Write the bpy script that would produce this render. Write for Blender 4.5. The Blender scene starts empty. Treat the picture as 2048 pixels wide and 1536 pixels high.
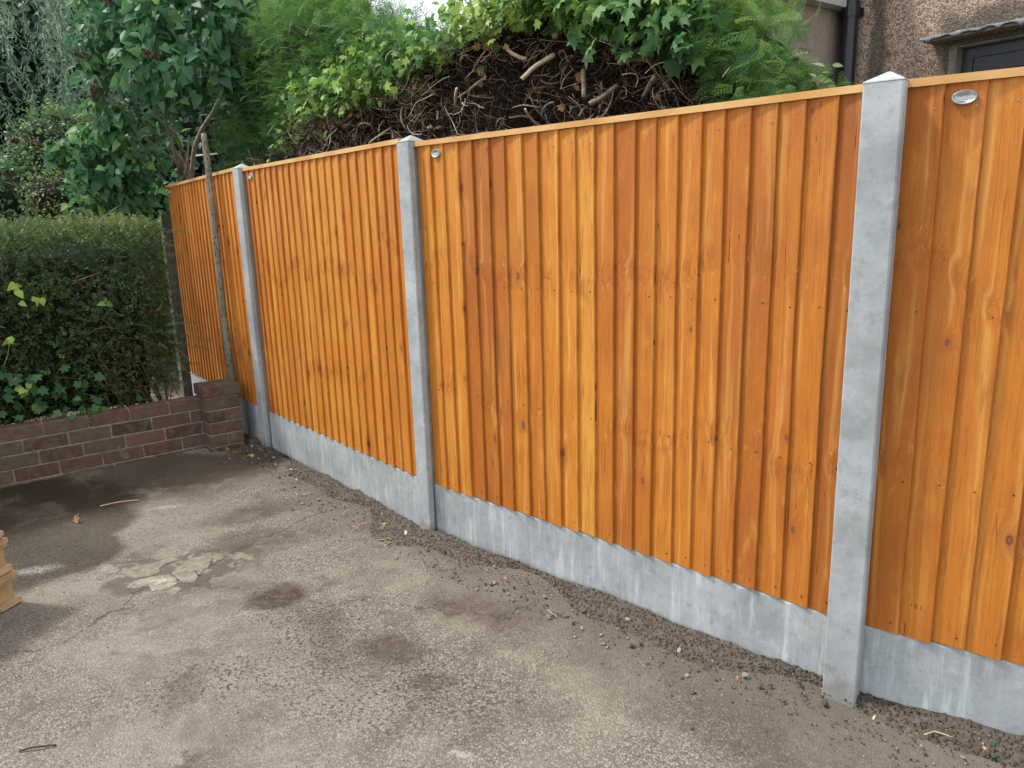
import bpy, math, random
import numpy as np
from mathutils import Vector, Matrix
random.seed(7); rng = np.random.default_rng(11)
S = bpy.context.scene; COL = S.collection
PI = math.pi

# ---------------------------------------------------------------- camera
cd = bpy.data.cameras.new('camera'); cam = bpy.data.objects.new('camera', cd); COL.objects.link(cam)
cd.sensor_width = 36.0; cd.lens = 26.584; cd.clip_start = 0.05; cd.clip_end = 600
cam.matrix_world = Matrix.Translation((0, 0, 1.5207)) @ Matrix.Rotation(math.radians(90 - 12.6828), 4, 'X') @ Matrix.Rotation(math.radians(-1.7677), 4, 'Z')
S.camera = cam
S.render.resolution_x, S.render.resolution_y = 1024, 768

# ---------------------------------------------------------------- sky + sun
SUN_TO = Vector((-0.95, 0.20, 0.0)).normalized()
ELEV = math.radians(55)
sun_dir = Vector((SUN_TO.x*math.cos(ELEV), SUN_TO.y*math.cos(ELEV), math.sin(ELEV)))
w = bpy.data.worlds.new('World'); S.world = w; w.use_nodes = True
nt = w.node_tree; nt.nodes.clear()
sky = nt.nodes.new('ShaderNodeTexSky'); sky.sky_type = 'NISHITA'; sky.sun_disc = False
sky.sun_elevation = ELEV; sky.sun_rotation = math.atan2(sun_dir.x, sun_dir.y)
sky.air_density = 1.2; sky.dust_density = 2.5
tcw = nt.nodes.new('ShaderNodeTexCoord')
cn = nt.nodes.new('ShaderNodeTexNoise'); cn.inputs['Scale'].default_value = 2.2; cn.inputs['Detail'].default_value = 6
nt.links.new(tcw.outputs['Generated'], cn.inputs['Vector'])
cr = nt.nodes.new('ShaderNodeValToRGB'); cr.color_ramp.elements[0].position = .36; cr.color_ramp.elements[1].position = .62
cr.color_ramp.elements[0].color = (.55, .55, .55, 1); cr.color_ramp.elements[1].color = (.95, .95, .95, 1)
nt.links.new(cn.outputs['Fac'], cr.inputs['Fac'])
mx = nt.nodes.new('ShaderNodeMix'); mx.data_type = 'RGBA'; mx.inputs['B'].default_value = (11.0, 11.6, 12.4, 1)
nt.links.new(cr.outputs['Color'], mx.inputs['Factor']); nt.links.new(sky.outputs['Color'], mx.inputs['A'])
bg = nt.nodes.new('ShaderNodeBackground'); bg.inputs['Strength'].default_value = 0.12
out = nt.nodes.new('ShaderNodeOutputWorld')
nt.links.new(mx.outputs['Result'], bg.inputs['Color']); nt.links.new(bg.outputs['Background'], out.inputs['Surface'])
sl = bpy.data.lights.new('sun', 'SUN'); sl.energy = 3.2; sl.angle = math.radians(7.0); sl.color = (1.0, .95, .87)
so = bpy.data.objects.new('sun', sl); COL.objects.link(so); so.location = (-6, 2, 9)
so.rotation_euler = sun_dir.to_track_quat('Z', 'Y').to_euler()
S.view_settings.view_transform = 'Standard'; S.view_settings.look = 'None'
S.view_settings.exposure = 0.30; S.view_settings.gamma = 1

# ---------------------------------------------------------------- helpers
def tag(o, label=None, cat=None, group=None, kind=None):
    if label: o['label'] = label
    if cat: o['category'] = cat
    if group: o['group'] = group
    if kind: o['kind'] = kind
    return o
def empty(name, loc=(0, 0, 0), label=None, cat=None, group=None, kind=None):
    o = bpy.data.objects.new(name, None); COL.objects.link(o); o.location = loc; o.empty_display_size = .1
    return tag(o, label, cat, group, kind)
def link(name, me, mat, parent=None):
    o = bpy.data.objects.new(name, me); COL.objects.link(o)
    for m in (mat if isinstance(mat, (list, tuple)) else [mat]): me.materials.append(m)
    if parent is not None:
        o.parent = parent
        if parent.get('world_built'): o.matrix_parent_inverse = Matrix.Translation(-parent.location)
    return o
def npmesh(name, V, F, mat, parent=None, rnd=None, smooth=False, mi=None):
    """V (n,3); F list of (m,k) int arrays; rnd per-face values"""
    V = np.asarray(V, dtype=np.float32)
    F = [np.asarray(f, dtype=np.int32) for f in F if len(f)]
    me = bpy.data.meshes.new(name)
    me.vertices.add(len(V)); me.vertices.foreach_set('co', V.ravel())
    loops = np.concatenate([f.ravel() for f in F]); tot = np.concatenate([np.full(len(f), f.shape[1], np.int32) for f in F])
    start = np.concatenate([[0], np.cumsum(tot)[:-1]]).astype(np.int32)
    me.loops.add(len(loops)); me.loops.foreach_set('vertex_index', loops)
    me.polygons.add(len(tot)); me.polygons.foreach_set('loop_start', start); me.polygons.foreach_set('loop_total', tot)
    if smooth: me.polygons.foreach_set('use_smooth', np.ones(len(tot), bool))
    if mi is not None: me.polygons.foreach_set('material_index', np.asarray(mi, np.int32))
    me.update(calc_edges=True)
    if rnd is not None:
        a = me.attributes.new('rnd', 'FLOAT', 'FACE'); a.data.foreach_set('value', np.asarray(rnd, np.float32))
    return link(name, me, mat, parent)
class MB:
    def __init__(s): s.v = []; s.f = []; s.r = []; s.m = []; s.cur = 0.5; s.cm = 0
    def face(s, idx): s.f.append(tuple(idx)); s.r.append(s.cur); s.m.append(s.cm)
    def box(s, x0, x1, y0, y1, z0, z1, M=None, jit=0):
        b = len(s.v)
        for z in (z0, z1):
            for x, y in ((x0, y0), (x1, y0), (x1, y1), (x0, y1)):
                p = Vector((x, y, z))
                if jit: p += Vector([random.uniform(-jit, jit) for _ in range(3)])
                s.v.append(tuple(M @ p) if M else tuple(p))
        for q in ((0, 3, 2, 1), (4, 5, 6, 7), (0, 1, 5, 4), (1, 2, 6, 5), (2, 3, 7, 6), (3, 0, 4, 7)): s.face([b + i for i in q])
    def tube(s, pts, rads, n=6, cap=True, jit=0):
        pts = [Vector(p) for p in pts]; b0 = len(s.v); N = len(pts)
        up = Vector((0.13, .21, .97))
        for i, p in enumerate(pts):
            t = (pts[min(i+1, N-1)] - pts[max(i-1, 0)]).normalized()
            a = t.cross(up)
            if a.length < .05: a = t.cross(Vector((1, 0, 0)))
            a.normalize(); c = t.cross(a)
            for k in range(n):
                r = rads[i]*(1+random.uniform(-jit, jit)) if jit else rads[i]
                an = 2*PI*k/n; s.v.append(tuple(p + a*math.cos(an)*r + c*math.sin(an)*r))
        for i in range(N-1):
            for k in range(n):
                s.face((b0+i*n+k, b0+i*n+(k+1) % n, b0+(i+1)*n+(k+1) % n, b0+(i+1)*n+k))
        if cap:
            s.face([b0+k for k in range(n)][::-1]); 
            cm = s.cm; s.cm = getattr(s, 'capm', cm); s.face([b0+(N-1)*n+k for k in range(n)]); s.cm = cm
    def build(s, name, mat, parent=None, smooth=False):
        me = bpy.data.meshes.new(name); me.from_pydata(s.v, [], s.f); me.update()
        a = me.attributes.new('rnd', 'FLOAT', 'FACE'); a.data.foreach_set('value', s.r)
        me.polygons.foreach_set('material_index', s.m)
        if smooth: me.polygons.foreach_set('use_smooth', [True]*len(s.f))
        return link(name, me, mat, parent)
def pnoise(P, f=1.0, seed=0):
    """cheap smooth noise of (n,3) points, about -1..1"""
    r = np.random.default_rng(seed); o = np.zeros(len(P))
    for k in range(5):
        d = r.normal(size=3); d /= np.linalg.norm(d); g = f*(1+.55*k)
        d2 = r.normal(size=3); d2 /= np.linalg.norm(d2)
        o += np.sin(P@d*g*2.1 + r.uniform(0, 6.28) + 1.3*np.sin(P@d2*g*1.3 + r.uniform(0, 6.28)))/(1+.35*k)
    return o/3.0
def resample(pts, step):
    pts = [Vector(p) for p in pts]; N = len(pts); res = []
    for i in range(N-1):
        p0 = pts[max(i-1, 0)]; p1 = pts[i]; p2 = pts[i+1]; p3 = pts[min(i+2, N-1)]
        m = max(1, int((p2-p1).length/step))
        for j in range(m):
            t = j/m
            res.append(.5*((2*p1)+(p2-p0)*t+(2*p0-5*p1+4*p2-p3)*t*t+(3*p1-p0-3*p2+p3)*t**3))
    res.append(pts[-1]); return res

# ---------------------------------------------------------------- materials
class NT:
    def __init__(s, name):
        s.m = bpy.data.materials.new(name); s.m.use_nodes = True; s.t = s.m.node_tree; s.t.nodes.clear()
        s.out = s.n('ShaderNodeOutputMaterial'); s.p = s.n('ShaderNodeBsdfPrincipled'); s.l(s.p.outputs[0], s.out.inputs['Surface'])
    def n(s, t, **k):
        x = s.t.nodes.new(t)
        for a, b in k.items(): setattr(x, a, b)
        return x
    def l(s, a, b): s.t.links.new(a, b)
    def put(s, sock, v):
        if hasattr(v, 'is_linked') or hasattr(v, 'links'): s.l(v, sock)
        else: sock.default_value = v
    def obj(s): return s.n('ShaderNodeTexCoord').outputs['Object']
    def mapv(s, v, sc=(1, 1, 1), loc=(0, 0, 0), rot=(0, 0, 0)):
        m = s.n('ShaderNodeMapping'); s.l(v, m.inputs['Vector']); m.inputs['Scale'].default_value = sc
        s.put(m.inputs['Location'], loc); m.inputs['Rotation'].default_value = rot; return m.outputs[0]
    def noise(s, v, sc, det=4, rough=.55, dist=0, col=False):
        x = s.n('ShaderNodeTexNoise'); s.l(v, x.inputs['Vector']); x.inputs['Scale'].default_value = sc
        x.inputs['Detail'].default_value = det; x.inputs['Roughness'].default_value = rough; x.inputs['Distortion'].default_value = dist
        return x.outputs['Color' if col else 'Fac']
    def vor(s, v, sc, out='Distance', feat='F1', rnd=1):
        x = s.n('ShaderNodeTexVoronoi', feature=feat); s.l(v, x.inputs['Vector']); x.inputs['Scale'].default_value = sc
        x.inputs['Randomness'].default_value = rnd; return x.outputs[out]
    def ramp(s, f, stops, interp='LINEAR'):
        x = s.n('ShaderNodeValToRGB'); s.l(f, x.inputs['Fac']); e = x.color_ramp.elements; x.color_ramp.interpolation = interp
        while len(e) < len(stops): e.new(.5)
        for i, (p, c) in enumerate(stops):
            e[i].position = p; c = (c, c, c) if not isinstance(c, tuple) else c; e[i].color = (*c, 1)
        return x.outputs['Color']
    def math(s, op, a, b=0.0, c=None, clamp=False):
        x = s.n('ShaderNodeMath', operation=op, use_clamp=clamp); s.put(x.inputs[0], a); s.put(x.inputs[1], b)
        if c is not None: s.put(x.inputs[2], c)
        return x.outputs[0]
    def vmath(s, op, a, b=(0, 0, 0), out=0):
        x = s.n('ShaderNodeVectorMath', operation=op); s.put(x.inputs[0], a)
        if op == 'SCALE': s.put(x.inputs['Scale'], b)
        else: s.put(x.inputs[1], b)
        return x.outputs[out]
    def mix(s, f, a, b, mode='MIX'):
        x = s.n('ShaderNodeMix', data_type='RGBA', blend_type=mode)
        s.put(x.inputs['Factor'], f)
        for k, v in (('A', a), ('B', b)):
            if isinstance(v, tuple): v = (*v[:3], 1)
            s.put(x.inputs[k], v)
        return x.outputs['Result']
    def rng(s, f, a, b, c=0.0, d=1.0, smooth=True):
        x = s.n('ShaderNodeMapRange', interpolation_type='SMOOTHSTEP' if smooth else 'LINEAR')
        s.put(x.inputs[0], f); x.inputs[1].default_value = a; x.inputs[2].default_value = b; x.inputs[3].default_value = c; x.inputs[4].default_value = d
        return x.outputs[0]
    def attr(s, name='rnd'):
        return s.n('ShaderNodeAttribute', attribute_name=name).outputs['Fac']
    def bump(s, h, st=.3, dist=.01, prev=None):
        x = s.n('ShaderNodeBump'); s.l(h, x.inputs['Height']); x.inputs['Strength'].default_value = st; x.inputs['Distance'].default_value = dist
        if prev is not None: s.l(prev, x.inputs['Normal'])
        return x.outputs[0]
    def sep(s, v):
        x = s.n('ShaderNodeSeparateXYZ'); s.l(v, x.inputs[0]); return x.outputs
    def comb(s, a, b, c):
        x = s.n('ShaderNodeCombineXYZ'); s.put(x.inputs[0], a); s.put(x.inputs[1], b); s.put(x.inputs[2], c); return x.outputs[0]
    def fin(s, col=None, rough=.6, normal=None, spec=.5, metal=0):
        if col is not None: s.put(s.p.inputs['Base Color'], (*col, 1) if isinstance(col, tuple) else col)
        s.put(s.p.inputs['Roughness'], rough); s.p.inputs['Specular IOR Level'].default_value = spec; s.p.inputs['Metallic'].default_value = metal
        if normal is not None: s.l(normal, s.p.inputs['Normal'])
        return s.m

def leafmat(name, stops, rough=.45, trans=.3, spec=.5):
    k = NT(name); r = k.attr()
    n = k.noise(k.obj(), 2.0, 2)
    f = k.math('ADD', k.math('MULTIPLY', r, .75), k.math('MULTIPLY', n, .3))
    c = k.ramp(f, stops)
    c = k.mix(k.rng(k.noise(k.obj(), 45, 3, .7), .52, .75, 0, .35), c, k.vmath('MULTIPLY', c, (.62, .60, .55)))
    c = k.mix(k.math('MULTIPLY', k.math('GREATER_THAN', k.noise(k.obj(), 19, 2, .6), .70), .6), c, (.28, .20, .07))
    k.fin(c, rough, spec=spec)
    tr = k.n('ShaderNodeBsdfTranslucent'); tc = k.mix(.5, c, (.30, .5, .05), 'MULTIPLY')
    sc = k.vmath('SCALE', c, 1.3); k.l(sc, tr.inputs['Color'])
    m = k.n('ShaderNodeMixShader'); m.inputs[0].default_value = trans
    k.l(k.p.outputs[0], m.inputs[1]); k.l(tr.outputs[0], m.inputs[2]); k.l(m.outputs[0], k.out.inputs['Surface'])
    return k.m

def mat_board():
    k = NT('orange_stained_timber'); o = k.obj(); r = k.attr()
    loc = k.n('ShaderNodeObjectInfo').outputs['Location']
    X, Y, Z = k.sep(o)
    pv = k.vmath('ADD', k.comb(X, 0.0, Z), k.vmath('MULTIPLY', loc, (3.1, 0, 1.7)))
    # knots
    kx, ky, kz = k.sep(pv); kv = k.comb(k.math('MULTIPLY', kx, 5.6), k.math('MULTIPLY', kz, 3.1), 0.0)
    kn = k.n('ShaderNodeTexVoronoi', feature='F1', voronoi_dimensions='2D'); k.l(kv, kn.inputs['Vector']); kn.inputs['Scale'].default_value = 1; kn.inputs['Randomness'].default_value = .9
    d = kn.outputs['Distance']; kc = k.sep(kn.outputs['Color'])
    wz = k.math('ADD', k.math('MULTIPLY_ADD', r, .20, k.math('MULTIPLY', kz, 1.75)), k.math('MULTIPLY', k.noise(k.comb(k.math('MULTIPLY', kx, 1.6), 0.0, 0.0), 1.0, 1), 1.5))
    wf = k.math('ABSOLUTE', k.math('SUBTRACT', k.math('FRACT', wz), .5))
    wcell = k.noise(k.comb(k.math('MULTIPLY', kx, 1.3), k.math('FLOOR', wz), 0.0), 2.3, 1)
    whorl = k.math('MULTIPLY', k.rng(wf, .10, .02), k.rng(wcell, .40, .52))
    on = k.math('GREATER_THAN', k.math('ADD', kc[0], k.math('MULTIPLY', k.rng(wf, .16, .04), .45)), .72)
    size = k.math('MULTIPLY_ADD', kc[1], .05, .025)
    dn = k.math('DIVIDE', d, size)
    knot = k.math('MULTIPLY', k.rng(dn, 1.15, .75), on)
    halo = k.math('MULTIPLY', k.rng(dn, 4.5, .8), on)
    # grain
    gx = k.math('MULTIPLY_ADD', r, 17.3, X)
    warp = k.noise(k.comb(k.math('MULTIPLY', gx, 8.0), 0.0, k.math('MULTIPLY', Z, 1.3)), 1.0, 3, .5)
    gx2 = k.math('ADD', gx, k.math('ADD', k.math('MULTIPLY', warp, .06), k.math('ADD', k.math('MULTIPLY', halo, .022), k.math('MULTIPLY', whorl, .014))))
    gv = k.comb(gx2, 0.0, k.math('MULTIPLY', Z, .022))
    g1 = k.noise(gv, 210, 3, .6); g2 = k.noise(k.comb(gx, 0.0, k.math('MULTIPLY', Z, .03)), 700, 2, .6)
    band = k.noise(k.comb(gx2, 0.0, k.math('MULTIPLY', Z, .03)), 34, 2, .5)
    stain = k.noise(k.comb(gx, r, k.math('MULTIPLY', Z, .55)), 6.0, 4, .6)
    base = k.ramp(k.math('ADD', k.math('MULTIPLY', r, .55), k.math('MULTIPLY', stain, .45)),
                  [(.2, (.25, .062, .005)), (.42, (.41, .118, .009)), (.62, (.55, .188, .015)), (.88, (.70, .33, .045))])
    c = k.mix(k.rng(g1, .42, .70, 0, .5), base, (.30, .085, .012), 'MIX')
    c = k.mix(k.rng(band, .5, .72, 0, .34), c, (.86, .47, .12))
    c = k.mix(k.rng(g2, .55, .8, 0, .3), c, (.24, .06, .01))
    c = k.mix(k.math('MULTIPLY', halo, .5), c, (.34, .085, .010))
    smn = k.noise(k.comb(k.math('MULTIPLY', gx, 2.6), 0.0, Z), 17, 5, .7, .8)
    c = k.mix(k.math('MULTIPLY', whorl, k.rng(smn, .44, .58, 0, .5)), c, (.27, .050, .004))
    c = k.mix(k.math('MULTIPLY', k.rng(wf, .22, .08), k.rng(smn, .58, .72, 0, .55)), c, (.78, .42, .10))
    stt = k.noise(k.comb(k.math('MULTIPLY', gx2, 1.0), 5.0, k.math('MULTIPLY', Z, .10)), 60, 3, .6)
    c = k.mix(k.rng(stt, .54, .70, 0, .5), c, (.30, .075, .008))
    pale = k.noise(k.comb(gx, 8.0, k.math('MULTIPLY', Z, .3)), 14, 3, .6)
    c = k.mix(k.rng(pale, .58, .76, 0, .35), c, (.80, .40, .07))
    grit_ = k.noise(o, 650, 2, .7); c = k.mix(k.rng(grit_, .5, .75, 0, .25), c, (.85, .46, .12)); c = k.mix(k.rng(grit_, .48, .28, 0, .3), c, (.20, .05, .006))
    ring = k.math('SINE', k.math('MULTIPLY', dn, 9.0))
    kcol = k.mix(k.rng(ring, -.6, .8, 0, .6), (.13, .045, .02), (.34, .13, .05))
    c = k.mix(k.math('MULTIPLY', knot, .88), c, kcol)
    # checks: thin dark splits
    cr_ = k.noise(k.comb(k.math('MULTIPLY', gx, 1.0), 3.3, k.math('MULTIPLY', Z, .016)), 42, 1, .4)
    crm = k.math('MULTIPLY', k.rng(k.math('ABSOLUTE', k.math('SUBTRACT', cr_, .5)), .0035, .001), k.math('GREATER_THAN', k.noise(k.comb(k.math('MULTIPLY', gx, 3.), 7.0, Z), 1.7, 1), .57))
    c = k.mix(k.math('MULTIPLY', crm, .8), c, (.07, .02, .006))
    dirt = k.noise(k.vmath('ADD', o, loc), 3.1, 5, .65)
    c = k.mix(k.rng(dirt, .62, .8, 0, .22), c, (.20, .12, .07))
    hh = k.math('ADD', k.math('MULTIPLY', g1, .5), k.math('ADD', k.math('MULTIPLY', g2, .5), k.math('MULTIPLY', k.noise(o, 420, 2), .35)))
    hh = k.math('SUBTRACT', hh, k.math('MULTIPLY', crm, 2.0))
    return k.fin(c, k.rng(g1, .3, .8, .56, .78), k.bump(hh, .6, .002), .4)
def mat_rail():
    k = NT('pale_cut_timber'); o = k.obj(); X, Y, Z = k.sep(o)
    g = k.noise(k.comb(k.math('MULTIPLY', X, .05), Y, Z), 260, 3)
    b = k.noise(k.comb(k.math('MULTIPLY', X, 1.0), 0, Z), 4, 3)
    c = k.ramp(b, [(.3, (.55, .27, .075)), (.6, (.68, .42, .17)), (.8, (.72, .5, .26))])
    c = k.mix(k.rng(g, .5, .8, 0, .4), c, (.36, .15, .04))
    return k.fin(c, .6, k.bump(g, .3, .001), .3)
def mat_concrete(name, streak=0.0, tone=1.0):
    k = NT(name); o = k.obj(); loc = k.n('ShaderNodeObjectInfo').outputs['Location']; v = k.vmath('ADD', o, k.vmath('SCALE', loc, 2.7))
    n1 = k.noise(v, 5, 6, .62); n2 = k.noise(v, 28, 5, .6); n3 = k.noise(v, 240, 2, .6)
    t = tone
    c = k.ramp(n1, [(.3, (.25*t, .27*t, .275*t)), (.5, (.33*t, .355*t, .36*t)), (.72, (.42*t, .445*t, .45*t))])
    c = k.mix(k.rng(n2, .50, .72, 0, .5), c, (.19*t, .20*t, .20*t))
    n4 = k.noise(v, 95, 5, .75, .1); c = k.mix(k.math('MULTIPLY', k.rng(n4, .52, .70), k.rng(n1, .38, .6, .08, .35)), c, (.15*t, .16*t, .16*t)); c = k.mix(k.rng(k.noise(v, 17, 5, .7), .55, .75, 0, .45), c, (.52, .55, .56))
    c = k.mix(k.rng(n3, .6, .78, 0, .3), c, (.17, .175, .17))
    pit = k.rng(k.vor(v, 46), .075, .03); pm = k.math('MULTIPLY', pit, k.math('GREATER_THAN', n2, .52))
    c = k.mix(k.math('MULTIPLY', pm, .55), c, (.09, .09, .085))
    fl = k.noise(v, 120, 4, .75); c = k.mix(k.math('MULTIPLY', k.rng(fl, .60, .70), k.rng(k.noise(v, 11, 4), .42, .6, .15, .75)), c, (.12, .125, .12)); c = k.mix(k.rng(k.noise(v, 3.1, 5, .7), .52, .66, 0, .4), c, (.20*t, .21*t, .205*t))
    if streak:
        X, Y, Z = k.sep(v)
        s1 = k.noise(k.comb(X, 0.0, k.math('MULTIPLY', Z, .09)), 34, 4, .65, .2)
        s2 = k.noise(k.comb(X, 0.0, k.math('MULTIPLY', Z, .35)), 13, 4, .7, .5)
        zz = k.sep(o)[2]
        m = k.math('MULTIPLY', k.rng(s1, .44, .70), k.rng(s2, .38, .62))
        c = k.mix(k.math('MULTIPLY', m, streak), c, (.62, .66, .68))
        big = k.rng(k.noise(v, 2.3, 4, .6), .5, .72)
        c = k.mix(k.math('MULTIPLY', k.math('MULTIPLY', big, k.rng(n2, .35, .6)), .42*streak), c, (.55, .59, .61))
        s3 = k.noise(k.comb(X, 9.0, k.math('MULTIPLY', Z, .12)), 22, 3, .6)
        c = k.mix(k.rng(s3, .60, .74, 0, .32), c, (.17, .18, .165))
        low = k.math('MULTIPLY', k.rng(k.math('ADD', zz, k.math('MULTIPLY', n2, .06)), .115, .05), .5)
        c = k.mix(low, c, (.17, .15, .125))
    if not streak:
        zp = k.sep(o)[2]; mud = k.math('MULTIPLY', k.rng(k.math('ADD', zp, k.math('MULTIPLY', n2, -.22)), .06, -.04), .55); c = k.mix(mud, c, (.17, .145, .115))
    return k.fin(c, .72, k.bump(k.math('ADD', k.math('MULTIPLY', n3, .4), k.math('SUBTRACT', n2, pm)), .25, .003), .3)
def mat_brick():
    k = NT('weathered_brick'); o = k.obj(); r = k.attr()
    c = k.ramp(r, [(0, (.065, .042, .038)), (.25, (.13, .065, .055)), (.5, (.13, .080, .062)), (.72, (.105, .082, .060)), (1, (.17, .085, .068))])
    n = k.noise(o, 22, 5, .65); n2 = k.noise(o, 160, 3, .7)
    c = k.mix(k.rng(n, .42, .66, 0, .7), c, (.15, .128, .078))
    c = k.mix(k.rng(k.noise(o, 48, 4, .7), .56, .72, 0, .5), c, (.27, .235, .175))
    c = k.mix(k.rng(n2, .5, .8, 0, .55), c, (.03, .024, .018))
    wp = k.rng(k.noise(o, 5.5, 5, .7), .60, .74); X, Y, Z = k.sep(o)
    c = k.mix(k.math('MULTIPLY', k.math('MULTIPLY', wp, k.rng(Z, .33, .08)), .6), c, (.33, .31, .29))
    return k.fin(c, .9, k.bump(k.math('ADD', k.math('MULTIPLY', n2, .8), n), .7, .005), .2)
def mat_mortar():
    k = NT('old_mortar'); o = k.obj(); n = k.noise(o, 60, 4, .7); n1 = k.noise(o, 9, 4)
    c = k.ramp(n, [(.3, (.20, .18, .135)), (.7, (.38, .345, .27))]); c = k.mix(k.rng(n1, .5, .7, 0, .5), c, (.09, .09, .05))
    return k.fin(c, .95, k.bump(n, .8, .006), .15)
def simple(name, stops, sc=30, rough=.8, bs=.5, bd=.004, spec=.3, metal=0, det=4):
    k = NT(name); o = k.obj(); n = k.noise(o, sc, det, .65)
    return k.fin(k.ramp(n, stops), rough, k.bump(n, bs, bd), spec, metal)
def mat_twig():
    k = NT('bare_twig_bark'); o = k.obj(); r = k.attr()
    c = k.ramp(r, [(0, (.030, .018, .014)), (.5, (.095, .060, .043)), (.8, (.30, .22, .155)), (1, (.60, .49, .36))])
    n = k.noise(o, 140, 3); c = k.mix(k.rng(n, .45, .7, 0, .5), c, (.05, .03, .02))
    return k.fin(c, .85, k.bump(n, .5, .002), .2)
def mat_pole():
    k = NT('lichen_speckled_pole'); o = k.obj(); n1 = k.noise(o, 7, 4); 
    c = k.ramp(n1, [(.3, (.15, .14, .095)), (.55, (.235, .225, .16)), (.75, (.34, .32, .245))]
)
    X, Y, Z = k.sep(o)
    c = k.mix(k.rng(Z, .75, .5, 0, .65), c, (.10, .12, .065))
    d = k.vor(k.mapv(o, (1, 1, .5)), 72); on = k.noise(o, 14, 3)
    sp = k.math('MULTIPLY', k.rng(d, .40, .28), k.math('GREATER_THAN', on, .43))
    c = k.mix(k.math('MULTIPLY', sp, .85), c, (.05, .055, .035))
    c = k.mix(k.rng(k.noise(o, 40, 4, .7), .6, .75, 0, .5), c, (.12, .08, .045))
    return k.fin(c, .8, k.bump(sp, .4, .002), .3)
def mat_pebble():
    k = NT('pebbledash_render'); o = k.obj(); X, Y, Z = k.sep(o)
    v = k.vor(o, 74); vc = k.n('ShaderNodeTexVoronoi'); k.l(o, vc.inputs['Vector']); vc.inputs['Scale'].default_value = 74
    rc = k.sep(vc.outputs['Color'])[0]
    st = k.ramp(rc, [(0, (.32, .225, .165)), (.4, (.48, .35, .265)), (.75, (.54, .41, .32)), (.93, (.58, .46, .37)), (1, (.66, .57, .49))])
    c = k.mix(k.rng(v, .42, .75), st, (.20, .145, .11))
    n = k.noise(o, 1.6, 5, .65)
    c = k.mix(k.rng(n, .45, .7, 0, .4), c, (.15, .125, .10))
    return k, o, v, c, (X, Y, Z)
def mat_cloud_leafdead():
    return simple('dry_leaf', [(.3, (.22, .10, .035)), (.7, (.42, .24, .11))], 40, .7)

M_BOARD = mat_board(); M_RAIL = mat_rail()
M_POST = mat_concrete('post_concrete', 0.0, 1.12); M_GRAVEL = mat_concrete('gravel_board_concrete', .62, 1.02)
M_BRICK = mat_brick(); M_MORTAR = mat_mortar(); M_TWIG = mat_twig(); M_POLE = mat_pole()
M_CUT = simple('fresh_cut_wood', [(.3, (.42, .30, .17)), (.7, (.62, .5, .32))], 80, .8)
M_DEAD = mat_cloud_leafdead()
M_NAIL = simple('galvanised_nail', [(.3, (.16, .15, .14)), (.7, (.42, .42, .42))], 200, .45, metal=.6)
M_NAILD = simple('rusty_nail', [(.3, (.03, .018, .012)), (.7, (.09, .05, .03))], 200, .7)
M_ALU = simple('embossed_aluminium', [(.3, (.26, .28, .29)), (.7, (.40, .42, .43))], 120, .45, .3, .001, .5, .6)
M_ALUHI = simple('polished_raised_metal', [(.3, (.82, .82, .80)), (.7, (.95, .95, .93))], 90, .3, .1, .001, .6, .7)

# ---------------------------------------------------------------- ground
PTS = [(-2.7587, 6.3054), (-1.6749, 4.8332), (-1.6070, 4.8117), (-0.4539, 3.3908), (-0.3821, 3.3562), (0.9476, 2.0989), (1.0292, 2.0322), (2.5579, 1.0262)]
FEN = [np.array(PTS[0]), (np.array(PTS[1])+np.array(PTS[2]))/2, (np.array(PTS[3])+np.array(PTS[4]))/2, (np.array(PTS[5])+np.array(PTS[6]))/2, np.array(PTS[7]), np.array((4.1, .05))]
def seg_dist(P, a, b):
    ab = b-a; t = np.clip(((P-a)@ab)/(ab@ab), 0, 1); return np.linalg.norm(P-(a+t[:, None]*ab), axis=1)
WD = np.array((.797, .604)); WN = np.array((.604, -.797)); W1 = np.array((-2.085, 4.893))
def ground_z(P):
    P = np.asarray(P, float)
    d = np.min([seg_dist(P, FEN[i], FEN[i+1]) for i in range(len(FEN)-1)], axis=0)
    d2 = seg_dist(P, W1-WD*6, W1+WD*.3)
    d = np.minimum(d, d2)
    z = .047*(1-np.clip(d/.75, 0, 1))**1.5
    P3 = np.c_[P, np.zeros(len(P))]
    fade = np.clip(1-np.linalg.norm(P-np.array((-.5, 3)), axis=1)/9, 0, 1)
    return z + fade*(.006*pnoise(P3, 1.6, 3) + .0022*pnoise(P3, 6.5, 5))
def gz(x, y): return float(ground_z([(x, y)])[0])
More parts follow.
